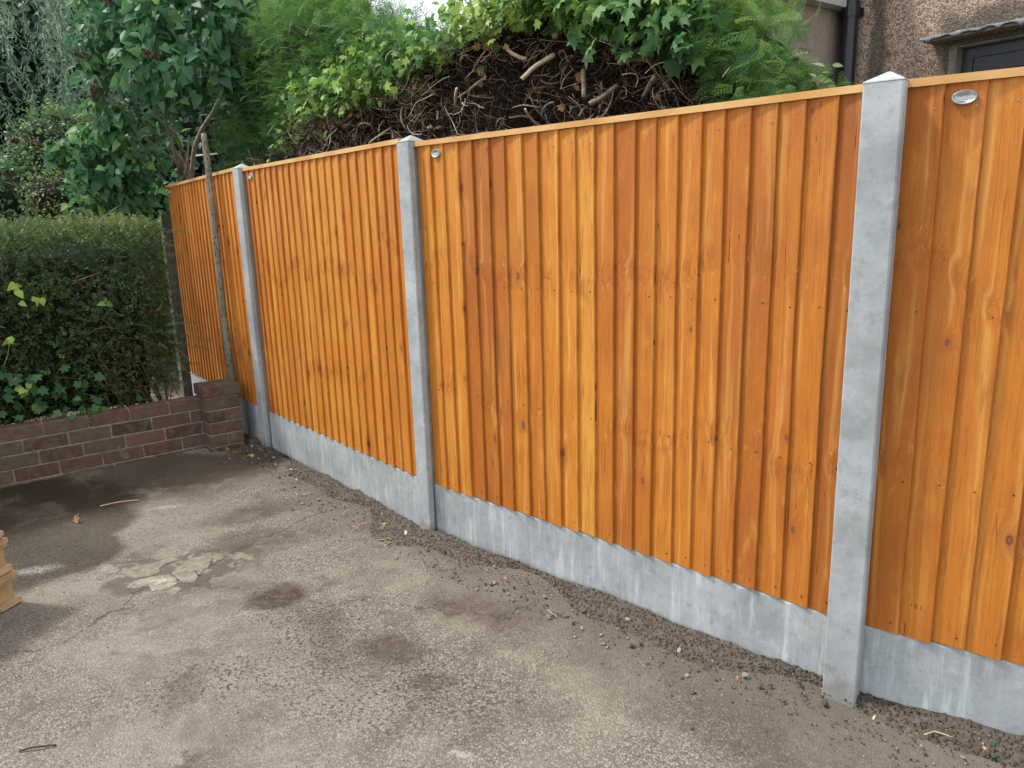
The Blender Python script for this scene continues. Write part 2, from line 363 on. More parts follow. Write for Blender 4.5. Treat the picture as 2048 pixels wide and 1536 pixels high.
def mat_ground():
    k = NT('worn_driveway'); o = k.obj()
    warp = k.vmath('SCALE', k.vmath('SUBTRACT', k.noise(o, 2.1, 4, .6, col=True), (.5, .5, .5)), .55)
    warp2 = k.vmath('SCALE', k.vmath('SUBTRACT', k.noise(o, 9, 5, .7, col=True), (.5, .5, .5)), .14)
    ow = k.vmath('ADD', k.vmath('ADD', o, warp), warp2)
    osw = k.vmath('ADD', o, warp2)
    def blob(cx, cy, rx, ry, rot, soft=.3, src=None):
        v = k.vmath('SUBTRACT', src or ow, (cx, cy, 0)); v = k.mapv(v, (1, 1, 0), rot=(0, 0, -math.radians(rot)))
        v = k.vmath('MULTIPLY', v, (1/rx, 1/ry, 0)); L = k.vmath('LENGTH', v, out=1); return k.rng(L, 1+soft, 1-soft)
    def mx(a, b): return k.math('MAXIMUM', a, b)
    fine = k.noise(o, 150, 4, .75); med = k.noise(o, 26, 5, .7); big = k.noise(o, 1.3, 5, .62)
    vo = k.n('ShaderNodeTexVoronoi'); k.l(o, vo.inputs['Vector']); vo.inputs['Scale'].default_value = 135
    vd = vo.outputs['Distance']; vr = k.sep(vo.outputs['Color'])[0]
    stone = k.ramp(vr, [(0, (.11, .094, .072)), (.35, (.23, .20, .155)), (.7, (.36, .32, .25)), (.92, (.42, .38, .31)), (1, (.52, .48, .41))])
    c = k.mix(k.rng(vd, .35, .62, 0, .8), stone, (.085, .071, .055))
    c = k.mix(k.rng(fine, .35, .72, 0, .55), c, (.38, .335, .265))
    c = k.mix(k.rng(med, .5, .72, 0, .45), c, (.125, .105, .078))
    c = k.mix(k.rng(big, .42, .62, 0, .5), c, (.37, .33, .26))
    # worn, open-textured streaks
    wear = k.math('MULTIPLY', k.rng(k.noise(ow, 1.9, 5, .7), .50, .62), k.rng(fine, .40, .56))
    c = k.mix(k.math('MULTIPLY', wear, .62), c, (.085, .070, .055))
    # soil film: brownish stains
    soil = (.085, .060, .043)
    dS = k.math('MULTIPLY', k.rng(med, .25, .6, .55, 1), 1.0)
    m = blob(-1.00, 2.87, .13, .11, 20, .35, osw)
    m = mx(m, k.math('MULTIPLY', blob(-.18, 2.70, .24, .12, -35, .6), .8))
    m = mx(m, k.math('MULTIPLY', blob(-.46, 2.45, .13, .09, -20, .5, osw), .8))
    m = mx(m, k.math('MULTIPLY', blob(-.30, 2.26, .07, .06, -20, .6, osw), .6))
    m = mx(m, k.math('MULTIPLY', blob(.75, 1.93, .8, .16, -40, .7), .55))
    m = mx(m, k.math('MULTIPLY', blob(-1.25, 2.95, .35, .10, -25, .8), .5))
    m = mx(m, k.math('MULTIPLY', blob(-.75, 2.62, .20, .09, -60, .8), .6))
    m = mx(m, k.math('MULTIPLY', blob(-1.55, 3.75, .50, .10, 25, .8), .7)); m = mx(m, k.math('MULTIPLY', blob(-1.2, 3.45, .16, .12, 0, .8), .45))
    c = k.mix(k.math('MULTIPLY', m, dS), c, soil)
    fd = k.attr('fd'); fdn = k.math('ADD', fd, k.math('MULTIPLY', k.math('SUBTRACT', k.noise(ow, 4, 6, .7), .5), .45))
    c = k.mix(k.math('MULTIPLY', k.rng(fdn, .40, .10), .75), c, (.165, .135, .108))
    # dark specks (exposed tar) clusters
    sp = k.math('MULTIPLY', k.rng(k.noise(o, 70, 3, .7), .52, .60), mx(blob(-.80, 2.60, .42, .22, -50, .7), mx(blob(-.40, 2.20, .45, .2, -10, .8), blob(-1.05, 2.3, .3, .15, 20, .8))))
    c = k.mix(k.math('MULTIPLY', sp, .9), c, (.05, .042, .034))
    grime = k.math('MULTIPLY', k.rng(k.noise(ow, 1.15, 6, .72), .50, .66), k.rng(fine, .30, .50, .35, 1)); c = k.mix(k.math('MULTIPLY', grime, .72), c, (.135, .112, .09))
    g2_ = k.math('MULTIPLY', k.rng(k.noise(osw, 4.5, 6, .75), .57, .66), k.rng(fine, .34, .48)); c = k.mix(k.math('MULTIPLY', g2_, .55), c, (.09, .073, .058))
    # earth-brown band by the wall, with part of the hedge's shadow painted in
    wdist = k.vmath('DOT_PRODUCT', k.vmath('SUBTRACT', ow, (W1[0], W1[1], 0)), (WN[0], WN[1], 0), out=1)
    band = k.rng(wdist, 1.02, .55)
    band = k.math('MULTIPLY', band, k.rng(k.noise(ow, 3.2, 5, .6), .33, .5))
    c = k.mix(k.math('MULTIPLY', band, .78), c, (.078, .055, .038))
    # damp patch with crisp rim
    dampraw = mx(mx(blob(-2.55, 3.62, .56, .40, 20, .09, osw), blob(-2.25, 3.35, .36, .28, 0, .09, osw)), mx(blob(-2.7, 3.1, .62, .3, 0, .12, osw), blob(-3.0, 3.8, .9, .5, 20, .12, osw)))
    rimb = k.math('MULTIPLY', mx(blob(-1.95, 3.62, .40, .22, 30, .5, osw), blob(-1.85, 3.0, .45, .17, 10, .6)), k.rng(k.noise(o, 55, 4, .7), .36, .55))
    c = k.mix(k.math('MULTIPLY', rimb, .65), c, (.33, .30, .245))
    c = k.mix(k.math('MULTIPLY', dampraw, .9), c, k.vmath('MULTIPLY', c, (.33, .30, .27)))
    # chalky scuffs
    sc = mx(blob(-2.2, 3.2, .09, .045, 20, .6, osw), mx(blob(-1.93, 3.92, .09, .025, 20, .7, osw), blob(-.17, 1.90, .03, .012, 0, .5, osw)))
    sc = k.math('MULTIPLY', sc, k.rng(k.noise(o, 60, 4, .7), .38, .55))
    c = k.mix(k.math('MULTIPLY', sc, .5), c, (.58, .57, .53))
    # cracked smooth screed patch
    pat = mx(blob(-1.53, 3.12, .30, .19, 15, .10, osw), mx(blob(-1.40, 3.26, .22, .14, 30, .1, osw), blob(-1.78, 3.22, .13, .06, 10, .12, osw)))
    ce = k.vor(k.vmath('ADD', o, k.vmath('SCALE', warp2, .8)), 4.0, feat='DISTANCE_TO_EDGE'); crack = k.math('MULTIPLY', k.math('MULTIPLY', k.rng(ce, .024, .006), pat), k.rng(k.noise(o, 6, 4, .6), .40, .5))
    pc = k.ramp(k.noise(o, 14, 5, .7), [(.3, (.18, .155, .115)), (.5, (.27, .245, .185)), (.62, (.34, .31, .24)), (.75, (.50, .46, .38))])
    c = k.mix(k.math('MULTIPLY', pat, .8), c, k.mix(k.rng(k.noise(ow, 7, 4, .6), .50, .6), (.12, .098, .077), pc))
    # hairline cracks across the drive
    X, Y, Z = k.sep(ow)
    line = k.math('ABSOLUTE', k.math('ADD', k.math('MULTIPLY', X, .83), k.math('SUBTRACT', k.math('MULTIPLY', Y, -.55), -2.92)))
    l1 = k.math('MULTIPLY', k.rng(line, .010, .002), k.rng(med, .36, .5))
    line2 = k.math('ABSOLUTE', k.math('SUBTRACT', k.math('ADD', k.math('MULTIPLY', X, .25), Y), 2.62))
    l1 = mx(l1, k.math('MULTIPLY', k.rng(line2, .007, .002), k.rng(med, .45, .55)))
    c = k.mix(k.math('MULTIPLY', l1, .6), c, (.06, .05, .038))
    h = k.math('ADD', k.math('MULTIPLY', k.rng(vd, .6, .1), k.math('SUBTRACT', 1.0, pat)), k.math('MULTIPLY', fine, .9))
    h = k.math('SUBTRACT', h, k.math('MULTIPLY', mx(crack, l1), 2.5)); h = k.math('ADD', h, k.math('MULTIPLY', pat, .9))
    c = k.vmath('MULTIPLY', c, (.80, .81, .835))
    rough = k.math('SUBTRACT', .9, k.math('MULTIPLY', dampraw, .28))
    return k.fin(c, rough, k.bump(h, .55, .005), .2)
def axis(a, b, fine, lo, hi):
    v = list(np.arange(lo, hi, fine)); x = lo; s = fine
    L = [];
    while x > a: s *= 1.35; x -= s; L.append(x)
    R = []; x = hi; s = fine
    while x < b: R.append(x); s *= 1.35; x += s
    return np.array(L[::-1]+v+R+[b])
gx_ = axis(-220, 220, .035, -4.2, 3.0); gy_ = axis(-220, 220, .035, 1.0, 6.6)
GX, GY = np.meshgrid(gx_, gy_); GP = np.c_[GX.ravel(), GY.ravel()]
nx, ny = len(gx_), len(gy_); I = np.arange(nx*ny).reshape(ny, nx)
Fq = np.stack([I[:-1, :-1], I[:-1, 1:], I[1:, 1:], I[1:, :-1]], -1).reshape(-1, 4)
gobj = npmesh('driveway', np.c_[GP, ground_z(GP)], [Fq], mat_ground(), smooth=True)
fa = gobj.data.attributes.new('fd', 'FLOAT', 'POINT'); fa.data.foreach_set('value', np.min([seg_dist(GP, FEN[i], FEN[i+1]) for i in range(len(FEN)-1)], axis=0).astype(np.float32))
tag(gobj, 'worn grey brown driveway with damp patches', None, None, 'structure')

# ---------------------------------------------------------------- fence
def panel_frame(a, b, z0, sl):
    a = np.array(a); b = np.array(b); L = np.linalg.norm(b-a); ex = (b-a)/L
    ey = np.array((-ex[1], ex[0]))
    if ey@a < 0: ey = -ey           # away from the drive
    X = Vector((ex[0], ex[1], -2*sl/1.83)).normalized(); Y = Vector((ey[0], ey[1], 0)).normalized(); Z = X.cross(Y)
    M = Matrix(((X.x, Y.x, Z.x, a[0]), (X.y, Y.y, Z.y, a[1]), (X.z, Y.z, Z.z, z0+sl), (0, 0, 0, 1)))
    return M, L
Z0 = [.3053, .3121, .2938, .2889]; SL = [-.0138, -.0026, .0031, 0]
PH = 1.531
def lettering(mb, x, z, y, wd, ht, seed):
    r = random.Random(seed)
    # arc of small raised capitals along the top, a flowing script word in the middle
    for i in range(11):
        a = math.radians(150-12*i); cx = x+wd*.40*math.cos(a); cz = z+ht*.36*math.sin(a)
        h = ht*.055
        for q in range(2):
            p = [(cx+r.uniform(-.3, .3)*h, y, cz-h), (cx+r.uniform(-1, 1)*h, y, cz+h)]
            mb.tube([p[0], p[1]], [.00035*wd/.066]*2, 4)
    pts = []
    for i in range(60):
        t = i/59; pts.append((x-wd*.34+wd*.66*t, y, z-ht*.06+ht*.05*t+ht*.11*math.sin(t*38)*(1 if i > 6 else 1.7)))
    mb.tube(pts, [.0006]*60, 4)
    mb.tube([(x-wd*.27, y, z-ht*.28), (x-wd*.1, y, z-ht*.25), (x+wd*.02, y, z-ht*.27)], [.0006]*3, 4)
labels_p = ['orange featheredge fence panel farthest left, behind the brick pier and the speckled pole',
            'orange featheredge panel between the two far concrete posts, right of the brick pier',
            'widest orange featheredge panel, in the middle of the photo before the bare twig hedge',
            'orange featheredge panel cut by the right edge of the photo, with the biggest oval tag']
glabels = ['grey concrete gravel board partly hidden behind the brick pier', 'pale streaky gravel board under the panel between the two far posts',
           'long grey gravel board with white bloom under the middle fence panel', 'streaked grey gravel board at the bottom right corner of the photo']
for pi in range(4):
    a, b = np.array(PTS[2*pi]), np.array(PTS[2*pi+1])
    M, L = panel_frame(a, b, Z0[pi], SL[pi])
    if pi == 0: M = M @ Matrix.Translation((0, .022, 0))
    root = empty('fence_panel', (0, 0, 0), labels_p[pi], 'fence panel', 'orange timber fence panels'); root.matrix_world = M
    nb = 22; pr = random.Random(50+pi)
    # widths
    ws = [pr.uniform(.93, 1.07) for _ in range(nb)]; ws[-1] = .8
    sW = sum(ws); xs = [0]; 
    for q in ws: xs.append(xs[-1]+q*L/sW)
    tones = []
    t = pr.uniform(.3, .6)
    for i in range(nb):
        t = min(.9, max(.2, .54+.55*(t-.54)+pr.uniform(-.17, .17))); tones.append(t)
    if pi == 2: tones[9] = .80; tones[10] = .98; tones[8] = .72; tones[11] = .55; tones[21] = .15; tones[3] = .3; tones[4] = .28; tones[5] = .35
    if pi == 3: tones[0] = .35; tones[1] = .45; tones[2] = .6; tones[3] = .55; tones[4] = .5
    if pi == 1: tones = [min(1, .35+.6*q) for q in tones]; tones[0] = .3
    if pi == 0: tones = [min(1, .3+.6*q) for q in tones]
    for i in range(nb):
        x0 = xs[i]-(.018 if i else .006); x1 = xs[i+1]+(.012 if i == nb-1 else 0)
        zb = pr.uniform(-.004, .003); zt = PH-.0175+pr.uniform(-.001, .002)
        NZ = 16; sec = []
        amp = pr.uniform(.0004, .0016); ph = pr.uniform(0, 6); fr = pr.uniform(2, 5); lean = pr.uniform(-.0025, .0025)
        yb1 = .0075 if i < nb-1 else .012
        V = []
        for j in range(NZ+1):
            z = zb+(zt-zb)*j/NZ; w_ = amp*math.sin(fr*z+ph)+amp*.5*math.sin(fr*3.1*z+ph*2)+lean*(z-.75) + pr.uniform(-.0003, .0003)
            yw = .0009*math.sin(2.3*z+ph)
            xa = x0; xb = x1+w_
            # (x,y) front is -y : thin left, thick right
            V += [(xa, .0195, z), (xa, .0135+yw*.3, z), (xa+(xb-xa)*.5, .0068+yw+.0006, z), (xb-.0022, .0005+yw, z), (xb, .0022+yw, z), (xb, yb1+.0045, z), (xa+(xb-xa)*.5, .0175, z)]
        F = []
        for j in range(NZ):
            for q in range(7):
                F.append((j*7+q, j*7+(q+1) % 7, (j+1)*7+(q+1) % 7, (j+1)*7+q))
        F.append(tuple(range(7))[::-1]); F.append(tuple(NZ*7+q for q in range(7)))
        mi = [0]*len(F)
        # nail heads along the thick edge
        for zn in (1.462, .94, .47, .035):
            if pr.random() < .1: continue
            cx = x1-.020+pr.uniform(-.004, .004) - (0 if i < nb-1 else -.0); cz = zn+pr.uniform(-.006, .006); cy = .0008; rr = .0028
            fx = (cx-x0)/(x1-x0); cy = .0135*(1-fx)+.0005*fx - .0006
            b0 = len(V); V += [(cx+rr*math.cos(q*PI/3), cy-.0006, cz+rr*math.sin(q*PI/3)) for q in range(6)] + [(cx+rr*math.cos(q*PI/3), cy+.003, cz+rr*math.sin(q*PI/3)) for q in range(6)]
            F.append(tuple(b0+q for q in range(6))); mi.append(1 if zn > 1.2 else 2)
            for q in range(6): F.append((b0+q, b0+6+q, b0+6+(q+1) % 6, b0+(q+1) % 6)); mi.append(1 if zn > 1.2 else 2)
        # splinters / fibres hanging off some edges
        if pr.random() < .45:
            for q in range(pr.randint(1, 4)):
                zc = pr.uniform(.2, 1.4); ln = pr.uniform(.008, .035); dx = pr.uniform(-.006, .012)
                b0 = len(V); V += [(x1-.001, .0003, zc), (x1-.001, .0003, zc+.0014), (x1+dx, -.004-pr.uniform(0, .006), zc+ln*pr.choice((-1, 1)))]
                F.append((b0, b0+1, b0+2)); mi.append(3)
        me = bpy.data.meshes.new('board'); me.from_pydata(V, [], F); me.polygons.foreach_set('material_index', mi)
        at = me.attributes.new('rnd', 'FLOAT', 'FACE'); at.data.foreach_set('value', [tones[i]]*len(F))
        link('board', me, [M_BOARD, M_NAIL, M_NAILD, M_RAIL], root)
    rl = MB(); rl.box(-.006, L+.008, -.0035, .036, PH-.017, PH+.003)
    link_o = rl.build('top_rail', M_RAIL, root)
    for zr in (.02, .47, .93, 1.43):
        rr_ = MB(); rr_.box(.002, L-.002, .0200, .058, zr, zr+.04); rr_.build('back_rail', M_RAIL, root)
    # oval tag
    bx_ = xs[1]+(xs[2]-xs[1])*.47; bz = 1.478; bw, bh = (.056, .034)
    tg = MB(); n = 36; y0 = -.0015
    prof = [(1.0, .010), (1.0, y0-.001), (.95, y0-.0026), (.88, y0-.0024), (.84, y0-.0008), (.0, y0-.0008)]
    for (s_, y_) in prof[:-1]:
        for q in range(n):
            an = 2*PI*q/n; tg.v.append((bx_+bw/2*s_*math.cos(an), y_, bz+bh/2*s_*math.sin(an)))
    for j in range(len(prof)-2):
        for q in range(n): tg.face((j*n+q, j*n+(q+1) % n, (j+1)*n+(q+1) % n, (j+1)*n+q))
    tg.face([(len(prof)-2)*n+q for q in range(n)])
    badge = tg.build('oval_tag', M_ALU, root, True)
    lt = MB(); lettering(lt, bx_, bz, y0-.0012, bw, bh, pi); lt.build('embossed_lettering', M_ALUHI, badge)
    if pi == 3:
        st = MB(); zc = .10; xc = xs[1]+.03
        def ring(cx, cz, rx, rz, m=14):
            yy = .0138-(cx-xs[1]+.018)/(xs[2]-xs[1]+.018)*.0135-.0004
            st.tube([(cx+rx*math.cos(2*PI*q/m), yy, cz+rz*math.sin(2*PI*q/m)) for q in range(m+1)], [.0011]*(m+1), 4)
        ring(xc, zc, .0014, .0014, 8); ring(xc+.013, zc, .0035, .0065); ring(xc+.026, zc-.001, .0035, .0065)
        kk = NT('faded_ink'); st.build('ink_stamp', kk.fin((.06, .045, .035), .8), root)
    # gravel board
    G = empty('gravel_board', (0, 0, 0), glabels[pi], 'gravel board', 'concrete gravel boards'); G.matrix_world = M @ Matrix.Translation((0, 0, -Z0[pi]))
    # subdivided slab with slightly chipped upper arris
    NXg = 90; V = []; top = Z0[pi]-.003
    for i in range(NXg+1):
        x = -.006+(L+.018)*i/NXg; ch = .003+.002*abs(pr.gauss(0, 1))
        V += [(x, .0095, -.12), (x, .0095, top-ch*1.4), (x, .0095+ch, top), (x, .052, top), (x, .052, -.12)]
    F = [(i*5+q, (i+1)*5+q, (i+1)*5+(q+1) % 5, i*5+(q+1) % 5) for i in range(NXg) for q in range(5)]
    F += [(0, 1, 2, 3, 4), tuple(NXg*5+q for q in (4, 3, 2, 1, 0))]
    me = bpy.data.meshes.new('gravel_board'); me.from_pydata(V, [], F)
    o = link('concrete_slab', me, M_GRAVEL, G)

# posts
plabels = ['concrete fence post nearest the brick pier, smallest looking of the three', 'concrete fence post in the middle of the three, between the two long panels', 'tall wide looking concrete fence post at the right, nearest the camera']
for i, (pa, pb) in enumerate(((1, 2), (3, 4), (5, 6))):
    a = np.array(PTS[pa]); b = np.array(PTS[pb])
    d = (np.array(PTS[pb+1])-np.array(PTS[pa-1])); d = d/np.linalg.norm(d); ey = np.array((-d[1], d[0]))
    if ey@b < 0: ey = -ey
    hw = [.049, .044, .0485][i]; c = b-d*hw
    root = empty('concrete_post', (c[0], c[1], 0), plabels[i], 'fence post', 'slotted concrete fence posts')
    root.rotation_euler.z = math.atan2(d[1], d[0])
    yf = [-.031, -.033, -.050][i]; yb = .062; ztop = [1.842, 1.832, 1.818][i]; za = ztop+.030
    ch = .0045
    prof = [(-hw+ch, yf), (hw-ch, yf), (hw, yf+ch), (hw, -.005), (hw-.018, -.005), (hw-.018, .046), (hw, .050), (hw, yb-ch), (hw-ch, yb), (-hw+ch, yb), (-hw, yb-ch), (-hw, .050), (-hw+.018, .046), (-hw+.018, -.005), (-hw, -.005), (-hw, yf+ch)]
    n = len(prof); V = []; NZ = 14
    for j in range(NZ+1):
        z = -.15+(ztop+.15)*j/NZ
        V += [(x+random.uniform(-.0004, .0004), y+random.uniform(-.0004, .0004), z) for x, y in prof]
    F = [(j*n+q, j*n+(q+1) % n, (j+1)*n+(q+1) % n, (j+1)*n+q) for j in range(NZ) for q in range(n)]
    F.append(tuple(range(n))[::-1]); F.append(tuple(NZ*n+q for q in range(n)))
    me = bpy.data.meshes.new('post_shaft'); me.from_pydata(V, [], F); link('post_shaft', me, M_POST, root)
    cp = MB(); e = .001
    q0 = [(-hw-e, yf-e), (hw+e, yf-e), (hw+e, yb+e), (-hw-e, yb+e)]
    cp.v = [(x, y, ztop+.001) for x, y in q0]+[(x*.97, y*.97, ztop+.004) for x, y in q0]+[(-.004, (yf+yb)/2, za), (.004, (yf+yb)/2, za)]
    cp.face((3, 2, 1, 0))
    for q in range(4): cp.face((q, (q+1) % 4, 4+(q+1) % 4, 4+q))
    cp.face((4, 5, 9, 8)); cp.face((5, 6, 9)); cp.face((6, 7, 8, 9)); cp.face((7, 4, 8))
    cp.build('weathered_cap', M_POST, root)

# ---------------------------------------------------------------- brick wall + pier
def W(u, v, z): p = W1+WD*u-WN*v; return Vector((p[0], p[1], z))
MW = Matrix(((WD[0], -WN[0], 0, W1[0]), (WD[1], -WN[1], 0, W1[1]), (0, 0, 1, 0), (0, 0, 0, 1)))   # local: x along, y away, z up
root = empty('brick_wall', (W1[0], W1[1], 0), 'low dark brick garden wall with a square end pier in front of the clipped hedge', 'wall')
root.matrix_world = MW
def brick(mb, x0, x1, y0, y1, z0, z1, j=.0022):
    mb.cur = random.random()
    b = len(mb.v); e = .0035
    # chamfered brick: 3 rings
    def rg(x0, x1, y0, y1, z):
        for x, y in ((x0, y0), (x1, y0), (x1, y1), (x0, y1)): mb.v.append((x+random.uniform(-j, j), y+random.uniform(-j, j), z+random.uniform(-j, j)))
    rg(x0+e, x1-e, y0+e, y1-e, z0); rg(x0, x1, y0, y1, z0+e); rg(x0, x1, y0, y1, z1-e); rg(x0+e, x1-e, y0+e, y1-e, z1)
    for k_ in range(3):
        for q in range(4): mb.face((b+k_*4+q, b+k_*4+(q+1) % 4, b+k_*4+4+(q+1) % 4, b+k_*4+4+q))
    mb.face((b+3, b+2, b+1, b)); mb.face((b+12, b+13, b+14, b+15))
wb = MB(); top = .391; xr = .045
zt = top; ci = 0
while zt > -.05:
    z0 = zt-.074
    off = (.0, .12, .19, .05, .11)[ci % 5]
    x = xr; first = .226-off if off else .226
    while x > -6.2:
        ln = first if first else .226; first = None
        brick(wb, x-ln, x, 0, .1025, z0, zt); x -= ln+.010
    zt = z0-.010; ci += 1
wb.build('brickwork', M_BRICK, root)
mo = MB(); mo.box(-6.2, xr, .0055, .097, -.1, top-.005); mo.build('mortar', M_MORTAR, root)
# pier
pb = MB(); px0, px1, py0, py1 = .005, .228, -.118, .097
pxo = (np.array((-2.001, 4.796))-W1); px0 = float(pxo@WD); py0 = float(-(pxo@WN)); px1 = px0+.222; py1 = py0+.215
zt = .476; ci = 0
while zt > -.05:
    z0 = zt-.073; o_ = .006 if ci == 0 else 0
    X0, X1, Y0, Y1 = px0-o_, px1+o_, py0-o_, py1+o_
    if ci % 2 == 0:
        if ci == 0:
            xm = (X0+X1)/2; brick(pb, X0, xm-.004, Y0, Y1, z0, zt); brick(pb, xm+.004, X1, Y0, Y1, z0, zt)
        else:
            xm = X0+.118; brick(pb, X0, xm-.004, Y0, Y1, z0, zt); brick(pb, xm+.004, X1, Y0, Y1, z0, zt)
    else:
        ym = (Y0+Y1)/2; brick(pb, X0, X1, Y0, ym-.004, z0, zt); brick(pb, X0, X1, ym+.004, Y1, z0, zt)
    zt = z0-.010; ci += 1
pier = pb.build('pier', M_BRICK, root)
mo = MB(); mo.box(px0+.006, px1-.006, py0+.006, py1-.006, -.1, .470); mo.build('pier_mortar', M_MORTAR, pier)

# ---------------------------------------------------------------- speckled pole, old post
root = empty('sapling_stem', (-1.952, 5.165, 0), 'slim pale speckled stem with a thin rod through its top, behind the brick pier', 'tree stem')
pm = MB(); N = 40
pm.tube([(0.004*math.sin(i*.23)+.001*math.sin(i*.9), .002*math.sin(i*.31), -.1+2.19*i/N) for i in range(N+1)], [.0285-.0095*i/N+.0008*math.sin(i*1.7) for i in range(N+1)], 16, jit=.04); pm.build('trunk', M_POLE, root, True)
rd = MB(); M3 = Vector((.985, .17, .05)).normalized()
rd.tube([Vector((0, 0, 1.955))-M3*.066, Vector((0, 0, 1.957)), Vector((0, 0, 1.959))+M3*.070], [.006, .0055, .006], 8)
rd.build('cross_rod', simple('pale_dowel', [(.3, (.42, .4, .36)), (.7, (.62, .6, .55))], 60, .7), root, True)
root = empty('wooden_post', (-2.90, 6.60, 0), 'old grey square timber post standing past the far end of the fence', 'post')
root.rotation_euler.z = -.9
pm = MB(); pm.box(-.045, .045, -.045, .045, -.1, 1.60, jit=.002); pm.build('post_shaft', simple('silvered_timber', [(.3, (.09, .08, .06)), (.7, (.19, .17, .13))], 18, .9), root)

# ---------------------------------------------------------------- house
hd = np.array((.582, -.813)); hn = np.array((-.813, -.582))      # along main wall to the near right; outward (towards camera-left)
HC = np.array((2.829, 6.716))
MH = Matrix(((hd[0], -hn[0], 0, HC[0]), (hd[1], -hn[1], 0, HC[1]), (0, 0, 1, 0), (0, 0, 0, 1)))   # x along wall, y into the house, z up
def mat_main():
    k, o, v, c, (X, Y, Z) = mat_pebble()
    wn = k.noise(o, 3.5, 4, .6)
    # rain stains with shapes of their own: beside the pipe and over the canopy
    s1 = k.rng(k.math('ABSOLUTE', k.math('SUBTRACT', k.math('ADD', X, k.math('MULTIPLY', k.math('SUBTRACT', wn, .5), .22)), .30)), .10, .035)
    s2 = k.math('MULTIPLY', k.rng(k.math('SUBTRACT', Z, k.math('MULTIPLY', k.math('SUBTRACT', wn, .4), .3)), 2.90, 2.78), k.rng(X, .72, .85))
    s3 = k.math('MULTIPLY', k.rng(k.math('ADD', k.math('SUBTRACT', 2.70, Z), k.math('MULTIPLY', k.math('SUBTRACT', .80, X), 2.2)), .05, -.02), 0.0)
    m = k.math('MAXIMUM', s1, s2)
    c = k.mix(k.math('MULTIPLY', m, .72), c, (.055, .052, .046))
    return k.fin(c, .9, k.bump(k.rng(v, .6, .1), .7, .005), .08)
def mat_side():
    k, o, v, c, (X, Y, Z) = mat_pebble()
    c2 = k.mix(k.rng(k.noise(o, 90, 3, .7), .4, .7), (.29, .24, .195), (.43, .36, .30))
    st = k.rng(k.math('ADD', Y, k.math('MULTIPLY', k.math('SUBTRACT', k.noise(o, 4, 4), .5), .15)), -.28, -.10)  # darkens towards the inner corner: the recess shade put into the colour
    c2 = k.mix(k.math('MULTIPLY', st, .6), c2, (.06, .055, .05))
    return k.fin(c2, .95, k.bump(k.math('ADD', k.noise(o, 90, 3, .7), k.rng(v, .6, .1)), .6, .004), .08)
M_MAIN = mat_main(); M_SIDE = mat_side()
M_BLACK = simple('black_plastic_pipe', [(.3, (.010, .011, .014)), (.7, (.018, .019, .023))], 12, .32, .05, .001, .5)
M_CHAR = simple('charcoal_paint', [(.3, (.020, .022, .026)), (.7, (.030, .032, .037))], 60, .4, .08, .001, .5)
M_LEAD = simple('weathered_lead', [(.3, (.10, .11, .115)), (.7, (.24, .25, .26))], 18, .65, .3, .004, .3, 0)
M_FASC = simple('grey_fascia_paint', [(.3, (.40, .42, .40)), (.7, (.50, .52, .50))], 7, .5, .1, .001, .4)
M_STONE = simple('lintel_stone', [(.3, (.12, .11, .085)), (.7, (.26, .235, .18))], 40, .9, .5, .004)
house = empty('house', (HC[0], HC[1], 0), 'brown pebbledashed house with black downpipe and charcoal door behind the fence', 'house'); house.matrix_world = MH
DX0, DX1, DT = .925, 1.95, 2.615
mw = MB()
mw.box(0, DX0-.06, 0, .3, -.1, 5.6); mw.box(DX1+.06, 6.5, 0, .3, -.1, 5.6); mw.box(DX0-.06, DX1+.06, 0, .3, DT+.02, 5.6)
mw.box(DX0-.06, DX1+.06, .0, .3, -.1, .35)
mw.build('main_wall', M_MAIN, house)
sw = MB(); # side wing: face at x=0 running to -y (towards camera)
SY = -1.35; wy0, wy1, wz0, wz1 = -.55, -.10, 1.5, 2.56
sw.box(-2.6, -.004, SY, wy0, -.1, 3.05); sw.box(-2.6, -.004, wy0, wy1, wz1, 3.05); sw.box(-2.6, -.004, wy1, -.002, -.1, 3.05); sw.box(-2.6, -.004, wy0, wy1, -.1, wz0)
sw.build('side_wall', M_SIDE, house)
wf = MB(); wf.box(-.10, -.05, wy0, wy1, wz0, wz0+.05); wf.box(-.10, -.05, wy0, wy1, wz1-.05, wz1); wf.box(-.10, -.05, wy0, wy0+.05, wz0+.05, wz1-.05); wf.box(-.10, -.05, wy1-.05, wy1, wz0+.05, wz1-.05)
win = wf.build('window', simple('white_window_frame', [(.3, (.55, .57, .58)), (.7, (.65, .66, .66))], 10, .4), house)
gp = MB(); gp.box(-.085, -.070, wy0+.05, wy1-.05, wz0+.05, wz1-.05)
kg = NT('window_glass'); gp.build('pane', kg.fin((.10, .12, .13), .06, spec=.8), win)
fb = MB(); fb.box(-2.8, .10, SY-.15, .0, 3.052, 3.22); fb.build('fascia', M_FASC, house)
rf = MB(); b0 = 0
rf.v = [(-2.95, SY-.3, 3.225), (.14, SY-.3, 3.225), (.14, -.002, 3.9), (-2.95, -.002, 3.9), (-2.95, SY-.3, 3.285), (.14, SY-.3, 3.285), (.14, -.002, 3.96), (-2.95, -.002, 3.96)]
for q in ((0, 3, 2, 1), (4, 5, 6, 7), (0, 1, 5, 4), (1, 2, 6, 5), (2, 3, 7, 6), (3, 0, 4, 7)): rf.face(q)
rf.build('side_roof', simple('roof_tile', [(.3, (.07, .04, .03)), (.7, (.14, .08, .06))], 8, .9), house)
rf = MB(); rf.v = [(-.2, -.35, 5.5), (6.8, -.35, 5.5), (6.8, 3.5, 7.6), (-.2, 3.5, 7.6), (-.2, -.35, 5.6), (6.8, -.35, 5.6), (6.8, 3.5, 7.7), (-.2, 3.5, 7.7)]
